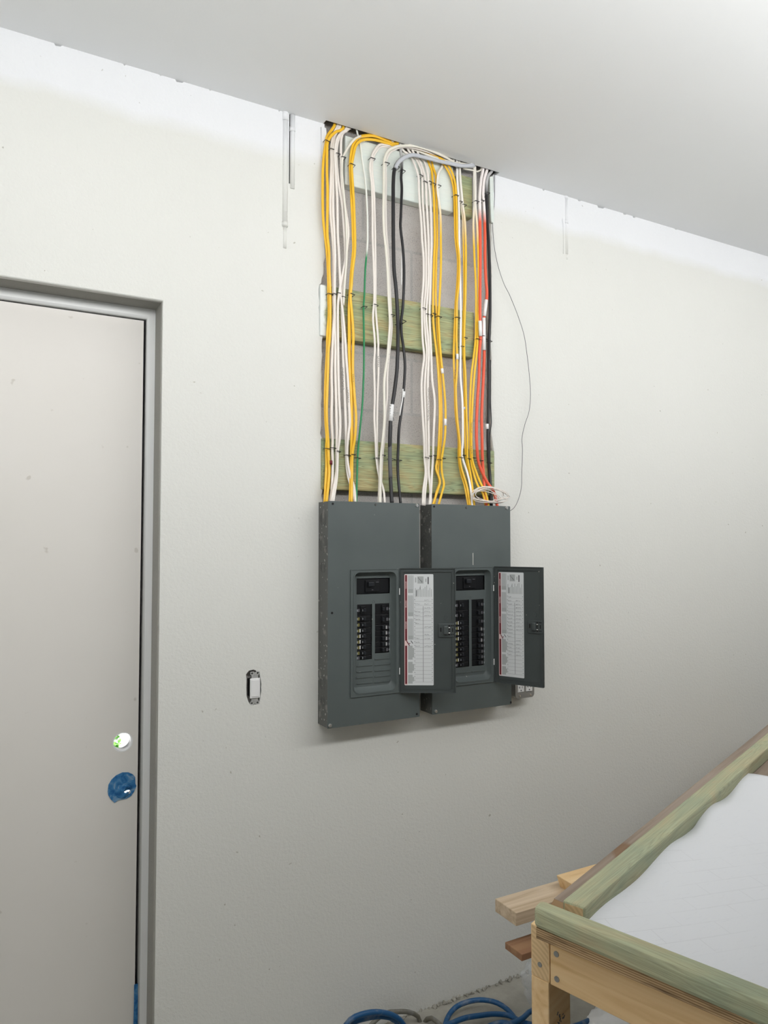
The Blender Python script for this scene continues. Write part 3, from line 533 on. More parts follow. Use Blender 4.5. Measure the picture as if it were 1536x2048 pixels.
# staples
STG = 'staples holding the cables to the boards'; proto = None
def staple(px, py, hw, what, row, lay=2.0):
    global proto
    p = onY(px, py, PF-.0065)
    if proto is None:
        bm = bmesh.new(); tube(bm, [Vector((x, y, z)) for x, y, z in ((-1, 0, 0), (-1, -.9, .0), (-.9, -1, 0), (.9, -1, 0), (1, -.9, 0), (1, 0, 0))], .1, .1, 6, ref=Vector((0, 0, 1)))
        me = bpy.data.meshes.new('staple'); bm.to_mesh(me); bm.free(); me.materials.append(M['staple']); proto = me
    o = bpy.data.objects.new('cable_staple', proto); C.objects.link(o)
    a = hw*2.5/FP; dep = .0125+lay*.0062
    o.location = (p.x, PF, p.z); o.scale = (a, dep, .0012/.1); o.rotation_euler = (0, random.uniform(-.12, .12)+.12, 0)
    tag(o, 'thin dark staple over the %s, on the %s board' % (what, row), 'staple', STG)
for a in ((652.8, 285, 6, 'left yellow bundle', 'top', 1), (664, 301, 5.5, 'first white pair', 'top', .6), (673, 311, 4.5, 'second white pair', 'top', 1.5), (684, 318, 5, 'white cable left of the yellow arch', 'top', 1.6), (701.5, 333, 5.5, 'left-centre yellow arch', 'top', 1.9), (742.5, 320, 5.5, 'first white pair after the green wire', 'top', 1.4), (769, 331, 5.5, 'second white pair after the green wire', 'top', 2.6), (789, 339, 5, 'thick black cable', 'top', 3), (803, 344, 5, 'thinner black cable', 'top', 1.5),
          (838.5, 354, 4.5, 'leftmost centre white cables', 'top', 1.6), (848, 366.5, 4.5, 'third centre white cable', 'top', 1.2), (857, 367, 4, 'fourth centre white cable', 'top', 1.6), (866, 370, 4, 'centre yellow cable', 'top', 1), (874.5, 374.5, 4, 'centre cream-topped yellow cable', 'top', 1.8), (909, 394, 5, 'right-centre yellow arch', 'top', 1.8), (918, 406, 4, 'bright white cable', 'top', 1.5), (926, 412, 5, 'yellow cable after the bright white one', 'top', 1.2), (949.5, 406, 6, 'pale topped yellow pair', 'top', 1.9), (959.5, 405, 4.5, 'left orange cable', 'top', 2.4), (966.8, 398, 3.5, 'right orange cable', 'top', 1.5), (974, 387, 4.5, 'rightmost black cable', 'top', .6),
          (658.5, 590, 6, 'left yellow bundle', 'middle', 1.2), (668, 589.5, 4, 'first white cable', 'middle', .8), (675.5, 588, 3.5, 'crossing white cable', 'middle', 1.2), (684, 596, 4, 'second white pair', 'middle', 1.6), (701, 591, 5, 'left-centre yellow pair', 'middle', 1.9), (727.5, 615, 4.5, 'green wire', 'middle', 1.2), (749, 612, 5, 'first white pair after the green wire', 'middle', 1.4), (780.5, 633, 4.5, 'second white pair after the green wire', 'middle', 2.6), (796, 649.5, 5, 'thick black cable', 'middle', 3), (805, 643.5, 4.5, 'thinner black cable', 'middle', 1.5),
          (844.5, 619, 4.5, 'leftmost centre white cables', 'middle', 1.6), (852, 630, 3.5, 'third centre white cable', 'middle', 1.2), (859, 633, 3.5, 'fourth centre white cable', 'middle', 1.6), (866, 629, 4, 'centre yellow cable', 'middle', 1), (875, 635.5, 5, 'centre yellow pair with the tags', 'middle', 1.8), (911.5, 637.5, 5.5, 'right-centre yellow pair', 'middle', 1.8), (921, 694.5, 4, 'bright white cable', 'middle', 1.5), (928.5, 677, 4, 'yellow cable after the bright white one', 'middle', 1.2), (952.5, 680.5, 5.5, 'yellow pair by the orange cables', 'middle', 1.9), (960.5, 674, 4, 'left orange cable', 'middle', 2.4), (967.5, 679.5, 4, 'right orange cable', 'middle', 1.5), (978.5, 683, 4.5, 'rightmost black cable', 'middle', .6),
          (653, 898, 6, 'left yellow bundle', 'bottom', 1.2), (665, 896.5, 5.5, 'first white pair', 'bottom', .8), (675, 903.5, 4, 'bowed white pair', 'bottom', 1.2), (693.5, 911.5, 5, 'white pair that swings right', 'bottom', 1.6), (703.5, 910, 4.5, 'left-centre yellow pair', 'bottom', 1.9), (715, 916.5, 4.5, 'green wire', 'bottom', 1.2), (753, 917.5, 5, 'first white pair after the green wire', 'bottom', 1.4), (762.5, 912, 4, 'second white pair after the green wire', 'bottom', 2.6), (780, 919.5, 5.5, 'thick black cable', 'bottom', 3), (796, 921, 5, 'thinner black cable', 'bottom', 1.5),
          (850, 916, 5, 'leftmost centre white cables', 'bottom', 1.6), (857.7, 913, 3.5, 'third centre white cable', 'bottom', 1.2), (866, 912, 4, 'fourth centre white cable', 'bottom', 1.6), (875.5, 920, 5, 'centre yellow pair', 'bottom', 1.3), (883.5, 917.5, 4, 'centre yellow cable with the tags', 'bottom', 1.8), (918, 916, 4.5, 'right-centre yellow pair', 'bottom', 1.8), (924.5, 911.5, 4, 'bright white cable', 'bottom', 1.5), (935, 918, 4, 'yellow cable after the bright white one', 'bottom', 1.2), (944, 916.5, 4, 'yellow pair by the orange cables', 'bottom', 1.9), (956.5, 922, 5, 'left orange cable', 'bottom', 2.4), (978.5, 926, 4.5, 'rightmost black cable', 'bottom', .6)):
    staple(*a)
# thin loose wire down the wall and the coil above the right panel
def yy(x, y, d): return onY(x, y, d)
bm = bmesh.new()
tube(bm, spline([yy(*p) for p in ((989.5, 340, -.006), (989, 400, -.006), (985.5, 440, -.006), (986, 465, -.007), (989, 496, -.008), (996, 531.6, -.012), (1007.7, 567, -.018), (1020, 592, -.02), (1036, 632, -.02), (1048, 670, -.022), (1053.5, 705, -.022), (1058, 744, -.022), (1061, 788, -.022), (1058, 823, -.02), (1049.7, 849, -.018), (1044, 876, -.018), (1045, 902, -.018), (1043.5, 946, -.02), (1042.7, 975, -.022), (1036, 1001, -.025), (1026.8, 1017, -.028), (1015, 1024, -.035))], .01), .0011, seg=6)
tag(obj('loose_wire', bm, 'greyc'), 'thin loose wire curving down the bare wall right of the bay', 'wire')
bm = bmesh.new(); ps = []
for i in range(9*16):
    t = i/16*2*math.pi; k = i/(9*16); lp = int(i/16)
    rx = (30, 37, 27, 33, 24, 38, 30, 26, 33)[lp]; ry = (17, 19, 14, 16, 13, 15, 18, 12, 15)[lp]; ox = (0, 3, -5, 6, -8, 4, -2, -7, 8)[lp]; oy = (0, 1, 3, 2, 3, 4, 0, 4, 2)[lp]
    ps.append(onY(977+ox+rx*math.cos(t)+2*math.sin(3*t+k*9), 988+oy-ry*math.sin(t)*(.9+.1*math.cos(2*t+lp))+ (4*math.cos(t) if math.cos(t) > 0 else 0), -.052-.004*math.sin(t*1.3+lp)-.0018*lp))
tube(bm, ps, .00135, seg=6)
cl = tag(obj('wire_coil', bm, 'wc', None, True), 'tangled coil of thin white wire resting on the right grey panel', 'wire')
zb = min(v.co.z for v in cl.data.vertices)
for v in cl.data.vertices: v.co.z += max(0, 1.7915+.0008*random.random()-v.co.z) if v.co.z < 1.7915 else 0
# ---------------------------------------------------------------- the two electrical panels
PW = .3485; PZ0 = 1.052; PZ1 = 1.7895; PFY = -.079
PX1 = 1.0125; PX2 = 1.4145
def scribble(bm, x0, x1, z, h, mi, y):
    x = x0
    while x < x1:
        w_ = random.uniform(.002, .0045); n = 4
        pts = [Vector((x+w_*k/n, y, z+random.uniform(-h, h))) for k in range(n+1)]
        tube(bm, pts, .0004, .0002, 4, mi=mi); x += w_+random.uniform(.0002, .0022)
def text_mesh(body, size):
    cu = bpy.data.curves.new('t', 'FONT'); cu.body = body; cu.size = size; cu.align_x = 'CENTER'; cu.align_y = 'CENTER'
    o = bpy.data.objects.new('t', cu); C.objects.link(o); me = bpy.data.meshes.new_from_object(o.evaluated_get(bpy.context.evaluated_depsgraph_get())); bpy.data.objects.remove(o); return me
def directory(w_, h_, parent, loc, seed, rows):
    # local frame: x along the door from the hinge, z down from the top, front faces -y
    rnd = random.Random(seed); bm = plate_mesh(rrect(0, w_, -h_, 0, .003, 4), [], 0, .0006)
    def q(x0, x1, z0, z1, mi, dy=.0004): bx(bm, x0*w_, x1*w_, -dy, 0, -z1*h_, -z0*h_, 0, mi)
    q(.0, .105, .004, .996, 3, .0002)
    for a, b in ((.008, .60), (.645, .988)): q(.024, .088, a, b, 2, .0005)
    for a, b in ((.008, .17), (.19, .38), (.40, .59)):                     # printed paragraphs, lines run along the height
        for k in range(6): q(.125+k*.03, .125+k*.03+.019, a+.004*(k % 2), b-.02*rnd.random(), 1)
        q(.125, .30, b-.035, b, 1, .0003)
    q(.31, .318, .01, .59, 4, .0003); q(.31, .318, .19, .40, 4, .0003)
    for a, b in ((.645, .77), (.79, .89), (.905, .985)):
        q(.125, .28, a, b, 1, .0003); q(.28, .33, a+.02, b-.02, 1, .0003)
    q(.80, .84, .025, .09, 5, .0005)
    q(.37, .41, .03, .075, 1); q(.45, .66, .02, .085, 1, .0003); q(.72, .76, .04, .07, 1)
    for k in range(4): q(.47+.04*k, .49+.04*k, .03+.01*k, .04+.012*k, 5)
    for k in range(11): q(.37+k*.055, .37+k*.055+.022, .10+.05*rnd.random(), .205, 1)
    q(.40, .44, .145, .2, 4); q(.53, .55, .12, .14, 5)
    for k in range(22):                                                     # ruled rows
        z = .245+k*.0345; q(.345, .97, z, z+.0018, 4, .0002)
        q(.345, .365, z-.018, z-.012, 5, .0003); q(.945, .965, z-.018, z-.012, 5, .0003)
    q(.635, .655, .29, .97, 4, .0003)
    for r in range(rows):
        z = -(.235+r*.0345)*h_
        for c0, c1 in ((.38, .58), (.69, .90)):
            if rnd.random() < .85: scribble(bm, c0*w_, (c1-rnd.random()*.08)*w_, z, .0019, 5, -.0004)
    for (xa, za, xb, zb2) in ((.07, .602, .14, .63), (.14, .63, .2, .622), (.10, .61, .17, .645), (.22, .60, .29, .625)):
        tube(bm, [Vector((xa*w_, -.0006, -za*h_)), Vector(((xa+xb)/2*w_, -.0006, -(za+zb2)/2*h_)), Vector((xb*w_, -.0006, -zb2*h_))], .0012, .0003, 4, mi=2 if xa < .2 else 5)
    for wd, zc in (('DANGER', .098), ('PELIGRO', .27), ('DANGER', .46)):
        me = text_mesh(wd, .0062); me.transform(Matrix.Translation((.0575*w_, -.0008, -zc*h_)) @ Matrix.Rotation(math.radians(-90), 4, 'Y') @ Matrix.Rotation(math.pi/2, 4, 'X'))
        n0 = len(bm.faces); bm.from_mesh(me); bm.faces.ensure_lookup_table()
        for f in bm.faces[n0:]: f.material_index = 3
    o = obj('directory_label', bm, ['lab', 'labg', 'lred', 'lrim', 'pink', 'ink'], parent); o.location = loc; o['label'] = 'white circuit directory with a red strip'
    return o
def breaker(parent, x0, x1, z0, z1, side, kind, y=-.058):
    c = Vector(((x0+x1)/2, y, (z0+z1)/2)); bm = bmesh.new()
    bx(bm, x0-c.x, x1-c.x, 0, .03, z0-c.z+.0004, z1-c.z-.0004, .0012)
    s = -1 if side == 'L' else 1; W_ = x1-x0
    ridge = s*W_*.12
    bx(bm, ridge-W_*.16, ridge+W_*.16, -.003, 0, -(z1-z0)*.36, (z1-z0)*.36, .0008)
    o = obj('breaker', bm, 'trb', parent); o.location = c
    bm = bmesh.new(); hh = min(.006, (z1-z0)*.3)
    hx = ridge-s*W_*.08
    bx(bm, hx-.004, hx+.004, -.010, -.002, -hh, hh, .001); hd = obj('breaker_handle', bm, 'knob', o)
    bm = bmesh.new()
    if kind == 'w':
        tx = s*W_*.29; bx(bm, tx-.0022, tx+.0022, -.0016, 0, -.006, .006, .0004); obj('test_button', bm, 'wcw', o)
    if kind in 'wyb':
        bm = bmesh.new(); tx = s*W_*.40; bx(bm, tx-.004, tx+.0035, -.0006, 0, -.0055, .0045); obj('rating_sticker', bm, 'yl' if (kind == 'w' and side == 'L') or kind == 'y' else 'greyc', o)
    for k, dx in enumerate((.07, .0, -.38)):
        bm = bmesh.new(); bx(bm, dx*W_*-s*1.0+s*W_*.14-.0008, dx*W_*-s+s*W_*.14+.0008, -.0034, -.003, -.004, .003); obj('printed_number', bm, 'lgrey', o)
    return o
def emb_ring(bm, x0, x1, z0, z1, r, t, y0, y1):
    b2 = plate_mesh(rrect(x0, x1, z0, z1, r), [rrect(x0+t, x1-t, z0+t, z1-t, max(r-t, .001))], y0, y1)
    me = bpy.data.meshes.new('t'); b2.to_mesh(me); b2.free(); bm.from_mesh(me)
def knock(bm, cy, cz, r, x):
    for rr_ in (r, r*.62):
        ps = [Vector((x, cy+rr_*math.cos(a), cz+rr_*math.sin(a))) for a in [i*math.pi/12 for i in range(25)]]
        tube(bm, ps, .0008, .0008, 5, ref=Vector((1, 0, 0)))
def make_panel(X, label, alpha, brk, screws, seed, rows, smear):
    t = thing('breaker_box', label, 'electrical panel', (X, 0, PZ0), 'grey electrical panels side by side')
    off = Vector((X, 0, PZ0)); H_ = PZ1-PZ0
    # frame rectangles measured on the left panel, shared by both
    FX0, FX1, FZ0, FZ1 = .0805, .2665, .0905, .5125
    RX0, RX1, RZ0, RZ1 = .0935, .2550, .1020, .5020
    bm = bmesh.new()
    bx(bm, 0, .0015, PFY+.002, -.0005, 0, H_); bx(bm, PW-.0015, PW, PFY+.002, -.0005, 0, H_)
    bx(bm, 0.0015, PW-.0015, PFY+.002, -.0005, 0, .0015); bx(bm, .0015, PW-.0015, PFY+.002, -.0005, H_-.0015, H_); bx(bm, .0015, PW-.0015, -.002, -.0005, .0015, H_-.0015)
    for cz, r in ((.68, .022), (.60, .030), (.52, .018), (.14, .022), (.08, .016)): knock(bm, -.038, cz, r, -.0004)
    obj('enclosure', bm, 'pside', t)
    bm = plate_mesh(rrect(-.001, PW+.001, -.001, H_+.001, .0025, 3), [rrect(RX0, RX1, RZ0, RZ1, .022)], PFY, PFY+.002)
    obj('cover', bm, 'panel', t)
    if smear:
        bm = bmesh.new(); bx(bm, smear[0]-.0012, smear[0]+.0012, PFY-.0004, PFY, smear[1], smear[2]); obj('paint_smear', bm, 'grime', t)
    # raised door frame with rolled lips
    bm = plate_mesh(rrect(FX0, FX1, FZ0, FZ1, .004, 3), [rrect(RX0, RX1, RZ0, RZ1, .022)], PFY-.0022, PFY)
    emb_ring(bm, FX0, FX1, FZ0, FZ1, .004, .0022, PFY-.0042, PFY-.002)
    emb_ring(bm, RX0-.003, RX1+.003, RZ0-.003, RZ1+.003, .024, .003, PFY-.0040, PFY-.002)
    obj('door_frame', bm, 'panel', t)
    # sloping surround down to the dead front
    yD = -.060; bm = bmesh.new(); n = 6
    A = rrect(RX0, RX1, RZ0, RZ1, .022, n); B = rrect(RX0+.003, RX1-.010, RZ0+.017, RZ1-.012, .016, n)
    A0 = [(x, z) for x, z in A]
    r0 = [bm.verts.new((x, PFY-.003, z)) for x, z in A0]; r1 = [bm.verts.new((x*.5+u*.5, (PFY+yD)/2+.004, z*.5+v*.5)) for (x, z), (u, v) in zip(A, B)]; r2 = [bm.verts.new((x, yD+.001, z)) for x, z in B]
    for a_, b_ in ((r0, r1), (r1, r2)):
        for k in range(len(a_)): bm.faces.new((a_[k], a_[(k+1) % len(a_)], b_[(k+1) % len(a_)], b_[k]))
    obj('recess_surround', bm, 'panel', t, True)
    # dead front plate with cut-outs
    def R_(px0, py0, px1, py1, Xo):
        a = onY(px0, py0, yD); b = onY(px1, py1, yD); return (a.x-Xo, b.x-Xo, b.z-PZ0, a.z-PZ0)
    MB = R_(713.2, 1157, 779.8, 1186.5, PX1); LC = R_(714.3, 1209.5, 744, 1318, PX1); RC = R_(750, 1207.5, 778.3, 1304.5, PX1)
    if X == PX2:
        MB = (MB[0]+.001, MB[1]+.001, MB[2], MB[3]); LC = R_(913, 1200.5, 938.5, 1333, PX2); RC = R_(943, 1199, 968, 1330, PX2); LC = (LC[0]-.004, LC[1], LC[2], LC[3])
    bm = plate_mesh(rrect(RX0+.001, RX1-.008, RZ0+.014, RZ1-.010, .016), [rect(*MB), rect(*LC), rect(*RC)], yD, yD+.0015)
    for (cx0, cx1, zt) in ((LC[0], LC[1], LC[2]), (RC[0], RC[1], RC[2])):          # twist-out filler lines
        z = zt-.0195
        while z > RZ0+.026: bx(bm, cx0-.001, cx1, yD-.0028, yD, z-.0014, z+.0014); z -= .0195
    xm = (LC[1]+RC[0])/2; bx(bm, xm-.0006, xm+.0006, yD-.0005, yD, RZ0+.025, min(LC[2], RC[2])-.012)
    ps = [Vector((xm+.004*math.cos(a), yD-.0005, LC[3]+.008+.004*math.sin(a))) for a in [i*math.pi/6 for i in range(13)]]; tube(bm, ps, .0005, .0005, 5)
    obj('dead_front', bm, 'panel', t)
    bm = bmesh.new(); bx(bm, RX0, RX1-.004, -.028, -.026, RZ0+.01, RZ1-.01); obj('back_pan', bm, 'void', t)
    # main breaker
    cx = (MB[0]+MB[1])/2; cz = (MB[2]+MB[3])/2; ww = MB[1]-MB[0]; hh = MB[3]-MB[2]
    bm = bmesh.new(); bx(bm, MB[0]+.0015, MB[1]-.0015, -.056, -.03, MB[2]+.0015, MB[3]-.0015, .001)
    bx(bm, cx-ww*.24, cx+ww*.19, -.060, -.056, cz-hh*.38, cz+hh*.36, .0015)
    mb = obj('main_breaker', bm, 'trb', t)
    bm = bmesh.new(); bx(bm, cx-ww*.18, cx-ww*.01, -.070, -.060, cz-hh*.02, cz+hh*.26, .002); obj('main_handle', bm, 'knob', mb)
    bm = bmesh.new(); bx(bm, cx+ww*.07, cx+ww*.16, -.0606, -.06, cz+hh*.22, cz+hh*.26); bx(bm, cx-ww*.05, cx-.001, -.0606, -.06, cz-hh*.26, cz-hh*.22); obj('printed_rating', bm, 'greyc', mb)
    for side, col, rws in (('L', LC, brk[0]), ('R', RC, brk[1])):
        tot = sum(r[0] for r in rws); z = col[3]-.0005; u = (col[3]-col[2]-.001)/tot
        for hgt, kind in rws: breaker(t, col[0]+.0012, col[1]-.0012, z-u*hgt, z, side, kind); z -= u*hgt
    # cover screws
    for (sx, sz, kd) in screws:
        bm = bmesh.new()
        if kd == 's': cyl(bm, (sx, PFY-.002, sz), (0, -1, 0), .0064, .005, 20, .0048); bx(bm, sx-.0045, sx+.0045, PFY-.0048, PFY-.0044, sz-.0006, sz+.0006, mi=1); obj('screw', bm, ['steel', 'ink'], t, False)
        elif kd == 'd': cyl(bm, (sx, PFY-.0006, sz), (0, -1, 0), .0038, .0014, 16); obj('screw_hole', bm, 'void', t)
        else: cyl(bm, (sx, PFY-.0012, sz), (0, -1, 0), .0045, .0026, 16, .0035); obj('screw', bm, 'pside', t)
    # hinged door, opened
    DW, DH = FX1-FX0+.004, FZ1-FZ0+.003
    d = bpy.data.objects.new('door', None)
    bm = bmesh.new()
    hinge = Vector((FX1+.0015, PFY-.006, FZ0-.0015))
    # local: x from hinge to free edge, y: inside face looks to -y, thickness behind
    bx(bm, 0, DW, .010, .0115, 0, DH, .0006)
    for (x0, x1, z0, z1) in ((0, .0015, 0, DH), (DW-.0015, DW, 0, DH), (.0015, DW-.0015, 0, .0015), (.0015, DW-.0015, DH-.0015, DH)): bx(bm, x0, x1, 0, .010, z0, z1)
    b2 = plate_mesh(rrect(.001, DW-.001, .001, DH-.001, .003, 3), [rrect(.0105, DW-.0105, .0115, DH-.0115, .004, 4)], .004, .0055)
    me = bpy.data.meshes.new('t'); b2.to_mesh(me); b2.free(); bm.from_mesh(me)
    emb_ring(bm, .010, DW-.010, .011, DH-.011, .005, .0018, .0025, .0045)
    emb_ring(bm, .0, DW, .0, DH, .003, .0022, -.0005, .005)
    bx(bm, .0105, DW-.0105, .0065, .010, .0115, DH-.0115)
    ps = [Vector((DW*.83+.0065*math.cos(a), .0062, DH*.60+.0085*math.sin(a))) for a in [i*math.pi/8 for i in range(17)]]; tube(bm, ps, .0008, .0008, 5)
    do = obj('door', bm, 'pdoor', t); do.location = hinge; do.rotation_euler = (0, 0, -alpha)
    directory(DW*.525, DH*.892, do, Vector((DW*.078, .0058, DH*.951)), seed, rows)
    # latch at the free edge
    lz = DH*.505; bm = bmesh.new(); bx(bm, DW*.69, DW*.985, .0015, .007, lz-.026, lz+.021, .002)
    bx(bm, DW*.78, DW*.87, -.009, .002, lz-.016, lz+.014, .004)
    la = obj('latch', bm, 'pdoor', do)
    bm = bmesh.new(); bx(bm, DW*.72, DW*.745, .0008, .0016, lz-.007, lz+.007)
    for dx, dz, w2, h2 in ((.885, .013, .006, .006), (.885, -.016, .006, .006), (.925, .014, .004, .004), (.955, .014, .004, .004), (.925, -.016, .004, .004), (.955, -.016, .004, .004), (.89, .002, .005, .004), (.89, -.006, .005, .004), (.945, -.001, .004, .013)):
        bx(bm, DW*dx-w2/2, DW*dx+w2/2, .0008, .0016, lz+dz-h2/2, lz+dz+h2/2)
    obj('latch_holes', bm, 'void', do)
    for zz in (.005, -.013):
        bm = bmesh.new(); bx(bm, DW*.885-.003, DW*.885+.003, -.002, .001, lz+zz, lz+zz+.004, .001); obj('latch_spring', bm, 'steel', do)
    for hz in (.812, .175):
        bm = bmesh.new(); bx(bm, -.0035, -.0008, -.003, .004, DH*hz-.011, DH*hz+.011, .0006); obj('hinge_tab', bm, 'white', do)
    return t
def LX(px, py, X): p = onY(px, py, PFY); return (p.x-X, p.z-PZ0)
s1 = [(*LX(665.5, 1007.5, PX1), 'd'), (*LX(751.5, 1009.5, PX1), 'g'), (*LX(833.5, 1011, PX1), 's'), (*LX(660, 1451, PX1), 's'), (*LX(833.5, 1428, PX1), 'd'), (*LX(664, 1226, PX1), 'd'), (*LX(703.5, 1267, PX1), 'd')]
s2 = [(*LX(868, 1013, PX2), 'd'), (*LX(932.5, 1015, PX2), 'g'), (*LX(1013, 1016, PX2), 's'), (*LX(871.5, 1422.5, PX2), 's'), (*LX(1021.5, 1404.5, PX2), 'd')]
W_, B_, Y_ = 'w', 'b', 'y'
brkL = ([(2, 'b'), (1.05, 'y'), (1.1, 'y'), (1, 'w'), (1, 'w'), (1, 'w'), (1, 'w'), (1, 'y'), (.7, 'b')], [(1.9, 'b'), (1.9, 'b'), (1, 'w'), (1, 'w'), (1, 'w'), (1, 'w'), (1, 'b')])
brkR = ([(1.9, 'b'), (1.9, 'b'), (1, 'w'), (1, 'w'), (1, 'w'), (1, 'w'), (1, 'y'), (1, 'y'), (1, 'y'), (1, 'w'), (.9, 'b')], [(1.8, 'b'), (1.2, 'b'), (1.9, 'b'), (1, 'w'), (1, 'b'), (1, 'w'), (1, 'b'), (1, 'b'), (1, 'b'), (1, 'b')])
pA = make_panel(PX1, 'left grey breaker panel with two breaker columns, its door open to the right', math.radians(29.5), brkL, s1, 3, 13, None)
sx_, sz_ = LX(946, 1130, PX2); _, sz2_ = LX(946, 1106, PX2)
pB = make_panel(PX2, 'right grey breaker panel, its door swung out towards the bare wall', math.radians(64), brkR, s2, 5, 17, (sx_, sz_, sz2_))
bm = bmesh.new(); cyl(bm, (PX1+PW+(PX2-PX1-PW)/2, -.040, 1.165), (1, 0, 0), .026, PX2-PX1-PW-.001, 28); o = obj('conduit_nipple', bm, 'pside', None, False)
tag(o, 'short grey nipple joining the two panels low down', 'pipe fitting')
# ---------------------------------------------------------------- outlet box
p0 = onY(1030, 1390, -.045); p1 = onY(1067.5, 1390, -.045); zb_ = onY(1048, 1395.5, -.045).z; zt_ = zb_+.118; cx = (p0.x+p1.x)/2; hw = (p1.x-p0.x)/2
t = thing('outlet_box', 'grey metal box with two white duplex outlets, right of the panels', 'power outlet', (cx, 0, zb_))
bm = plate_mesh(rrect(-hw+.004, hw-.004, .003, .115, .010), [], -.0445, -.0005); obj('box', bm, 'galv', t)
ox = (-hw*.44, hw*.44)
holes = []
for k in ox:
    holes += [rrect(k-.0165, k+.0165, .0225, .0535, .004, 3), rrect(k-.0165, k+.0165, .0645, .0955, .004, 3)]
obj('cover_plate', plate_mesh(rrect(-hw, hw, 0, .118, .014), holes, -.048, -.045), 'galv', t)
for k in ox:
    bm = bmesh.new()
    for z in (.0235, .0655): bx(bm, k-.0155, k+.0155, -.050, -.0452, z, z+.029, .002)
    rc = obj('receptacle', bm, 'white', t)
    bm = bmesh.new()
    for z in (.0235, .0655):
        bx(bm, k-.0075, k-.0055, -.0505, -.0499, z+.014, z+.023); bx(bm, k-.0105, k-.0055, -.0505, -.0499, z+.0175, z+.0195)
        bx(bm, k+.0050, k+.0070, -.0505, -.0499, z+.0145, z+.0225); cyl(bm, (k, -.0502, z+.0065), (0, 1, 0), .0028, .0006, 12)
    obj('slots', bm, 'ink', rc)
for (sx, sz) in ((-hw*.55, .010), (hw*.6, .010)):
    bm = bmesh.new(); cyl(bm, (sx, -.049, sz), (0, 1, 0), .0035, .002, 14); obj('screw', bm, 'steel', t)
# ---------------------------------------------------------------- rocker switch without its plate
s0 = onY(500, 1397, -.002); s1_ = onY(520, 1355.5, -.002)
t = thing('rocker_switch', 'white rocker switch without cover plate in a ragged hole, right of the door', 'light switch', ((s0.x+s1_.x)/2, 0, s0.z))
a_ = (s1_.x-s0.x)/2; hg = s1_.z-s0.z
bm = bmesh.new(); bx(bm, -a_, a_, -.004, .001, 0, hg, .001); obj('switch_frame', bm, 'white', t)
bm = bmesh.new(); bx(bm, -a_+.002, a_-.002, .0035, .045, .004, hg-.004); obj('switch_body', bm, 'void', t)
bm = bmesh.new()
vs = bx(bm, -a_+.0035, a_-.0035, -.0065, -.002, .0045, hg-.0045, .0012)
for v in bm.verts:
    if v.co.y < -.005: v.co.y += abs(v.co.z-hg*.5)*-.03+.001
obj('rocker', bm, 'white', t)
ear = lambda s, z0: [(-.011, z0), (.011, z0), (.011, z0+s*.010), (.015, z0+s*.013), (.0155, z0+s*.021), (.004, z0+s*.023), (.002, z0+s*.019), (-.002, z0+s*.019), (-.004, z0+s*.023), (-.0155, z0+s*.021), (-.015, z0+s*.013), (-.011, z0+s*.010)]
for s, z0 in ((1, hg-.001), (-1, .001)):
    bm = bmesh.new()
    hz = z0+s*.0165
    hol = [[(cx_+.0034*math.cos(i*.785), hz+.003*math.sin(i*.785)) for i in range(8)] for cx_ in (-.0095, .0095)]
    b2 = plate_mesh(ear(s, z0), hol, .0, .0015); me = bpy.data.meshes.new('t'); b2.to_mesh(me); b2.free(); bm.from_mesh(me)
    cyl(bm, (0, 0, z0+s*.011), (0, 1, 0), .0032, .003, 12)
    obj('mounting_strap', bm, 'strap', t)
# ================================================================ WORK TABLE (slightly out of square, as in the photo)
ZT = 1.0
a0 = onZ(1125, 1800, ZT); a1 = onZ(1536, 1464, ZT); b0 = onZ(1170, 1815, ZT); b1_ = onZ(1536, 1496, ZT)
f0 = onZ(1081, 1796, ZT); f1 = onZ(1536, 1972, ZT); g0_ = onZ(1066, 1812, ZT); g1 = onZ(1536, 2008, ZT)
U = (a1-a0).normalized(); Vv = (f1-f0).normalized()
TL_, TV = 2.5, .98
tb = thing('work_table', 'timber work table with green edging strips and plywood top', 'table', (g0_.x, g0_.y, 0))
def prism(name, quad, z0, z1, mat, bev=.003, end=None, parent=tb):
    # quad: four points (xy) in order; local X runs along quad[0]->quad[1]
    q = [Vector((p.x, p.y)) for p in quad]; d = (q[1]-q[0]); an = math.atan2(d.y, d.x); o3 = Vector((q[0].x, q[0].y, z0))
    R = Matrix.Rotation(-an, 2); L_ = [R @ (p-q[0]) for p in q]
    bm = bmesh.new(); lo = [bm.verts.new((p.x, p.y, 0)) for p in L_]; hi = [bm.verts.new((p.x, p.y, z1-z0)) for p in L_]
    bm.faces.new(lo[::-1]); bm.faces.new(hi)
    for k in range(4):
        f = bm.faces.new((lo[k], lo[(k+1) % 4], hi[(k+1) % 4], hi[k]))
        if end and k in (1, 3): f.material_index = 1
    bmesh.ops.recalc_face_normals(bm, faces=bm.faces)
    if bev: bmesh.ops.bevel(bm, geom=list(bm.edges), offset=bev, segments=2, affect='EDGES', profile=.5)
    o = obj(name, bm, [mat, end] if end else mat, parent)
    o.rotation_euler = (0, 0, an); o.location = o3-(Vector((parent.location.x, parent.location.y, 0)) if parent else Vector())
    return o
ZP = ZT-.038; ZB = ZP-.019
e0 = onZ(1108, 1797, ZP); e1 = onZ(1536, 1449, ZP); Ue = (e1-e0).normalized()
def ext(p, d, L_): return p+d*L_
c00 = onZ(1067, 1836, ZP); c00.z = 0
FWD = Vv.copy(); FWD.z = 0; FWD.normalize()
q0 = Vector((e0.x, e0.y)); 
near = Vector((g0_.x, g0_.y)); nd = Vector((FWD.x, FWD.y)); ud = Vector((Ue.x, Ue.y))
P3v = lambda v: Vector((v.x, v.y, 0))
perp = near
pl0 = near+nd*.004+ud*.004
far0 = q0
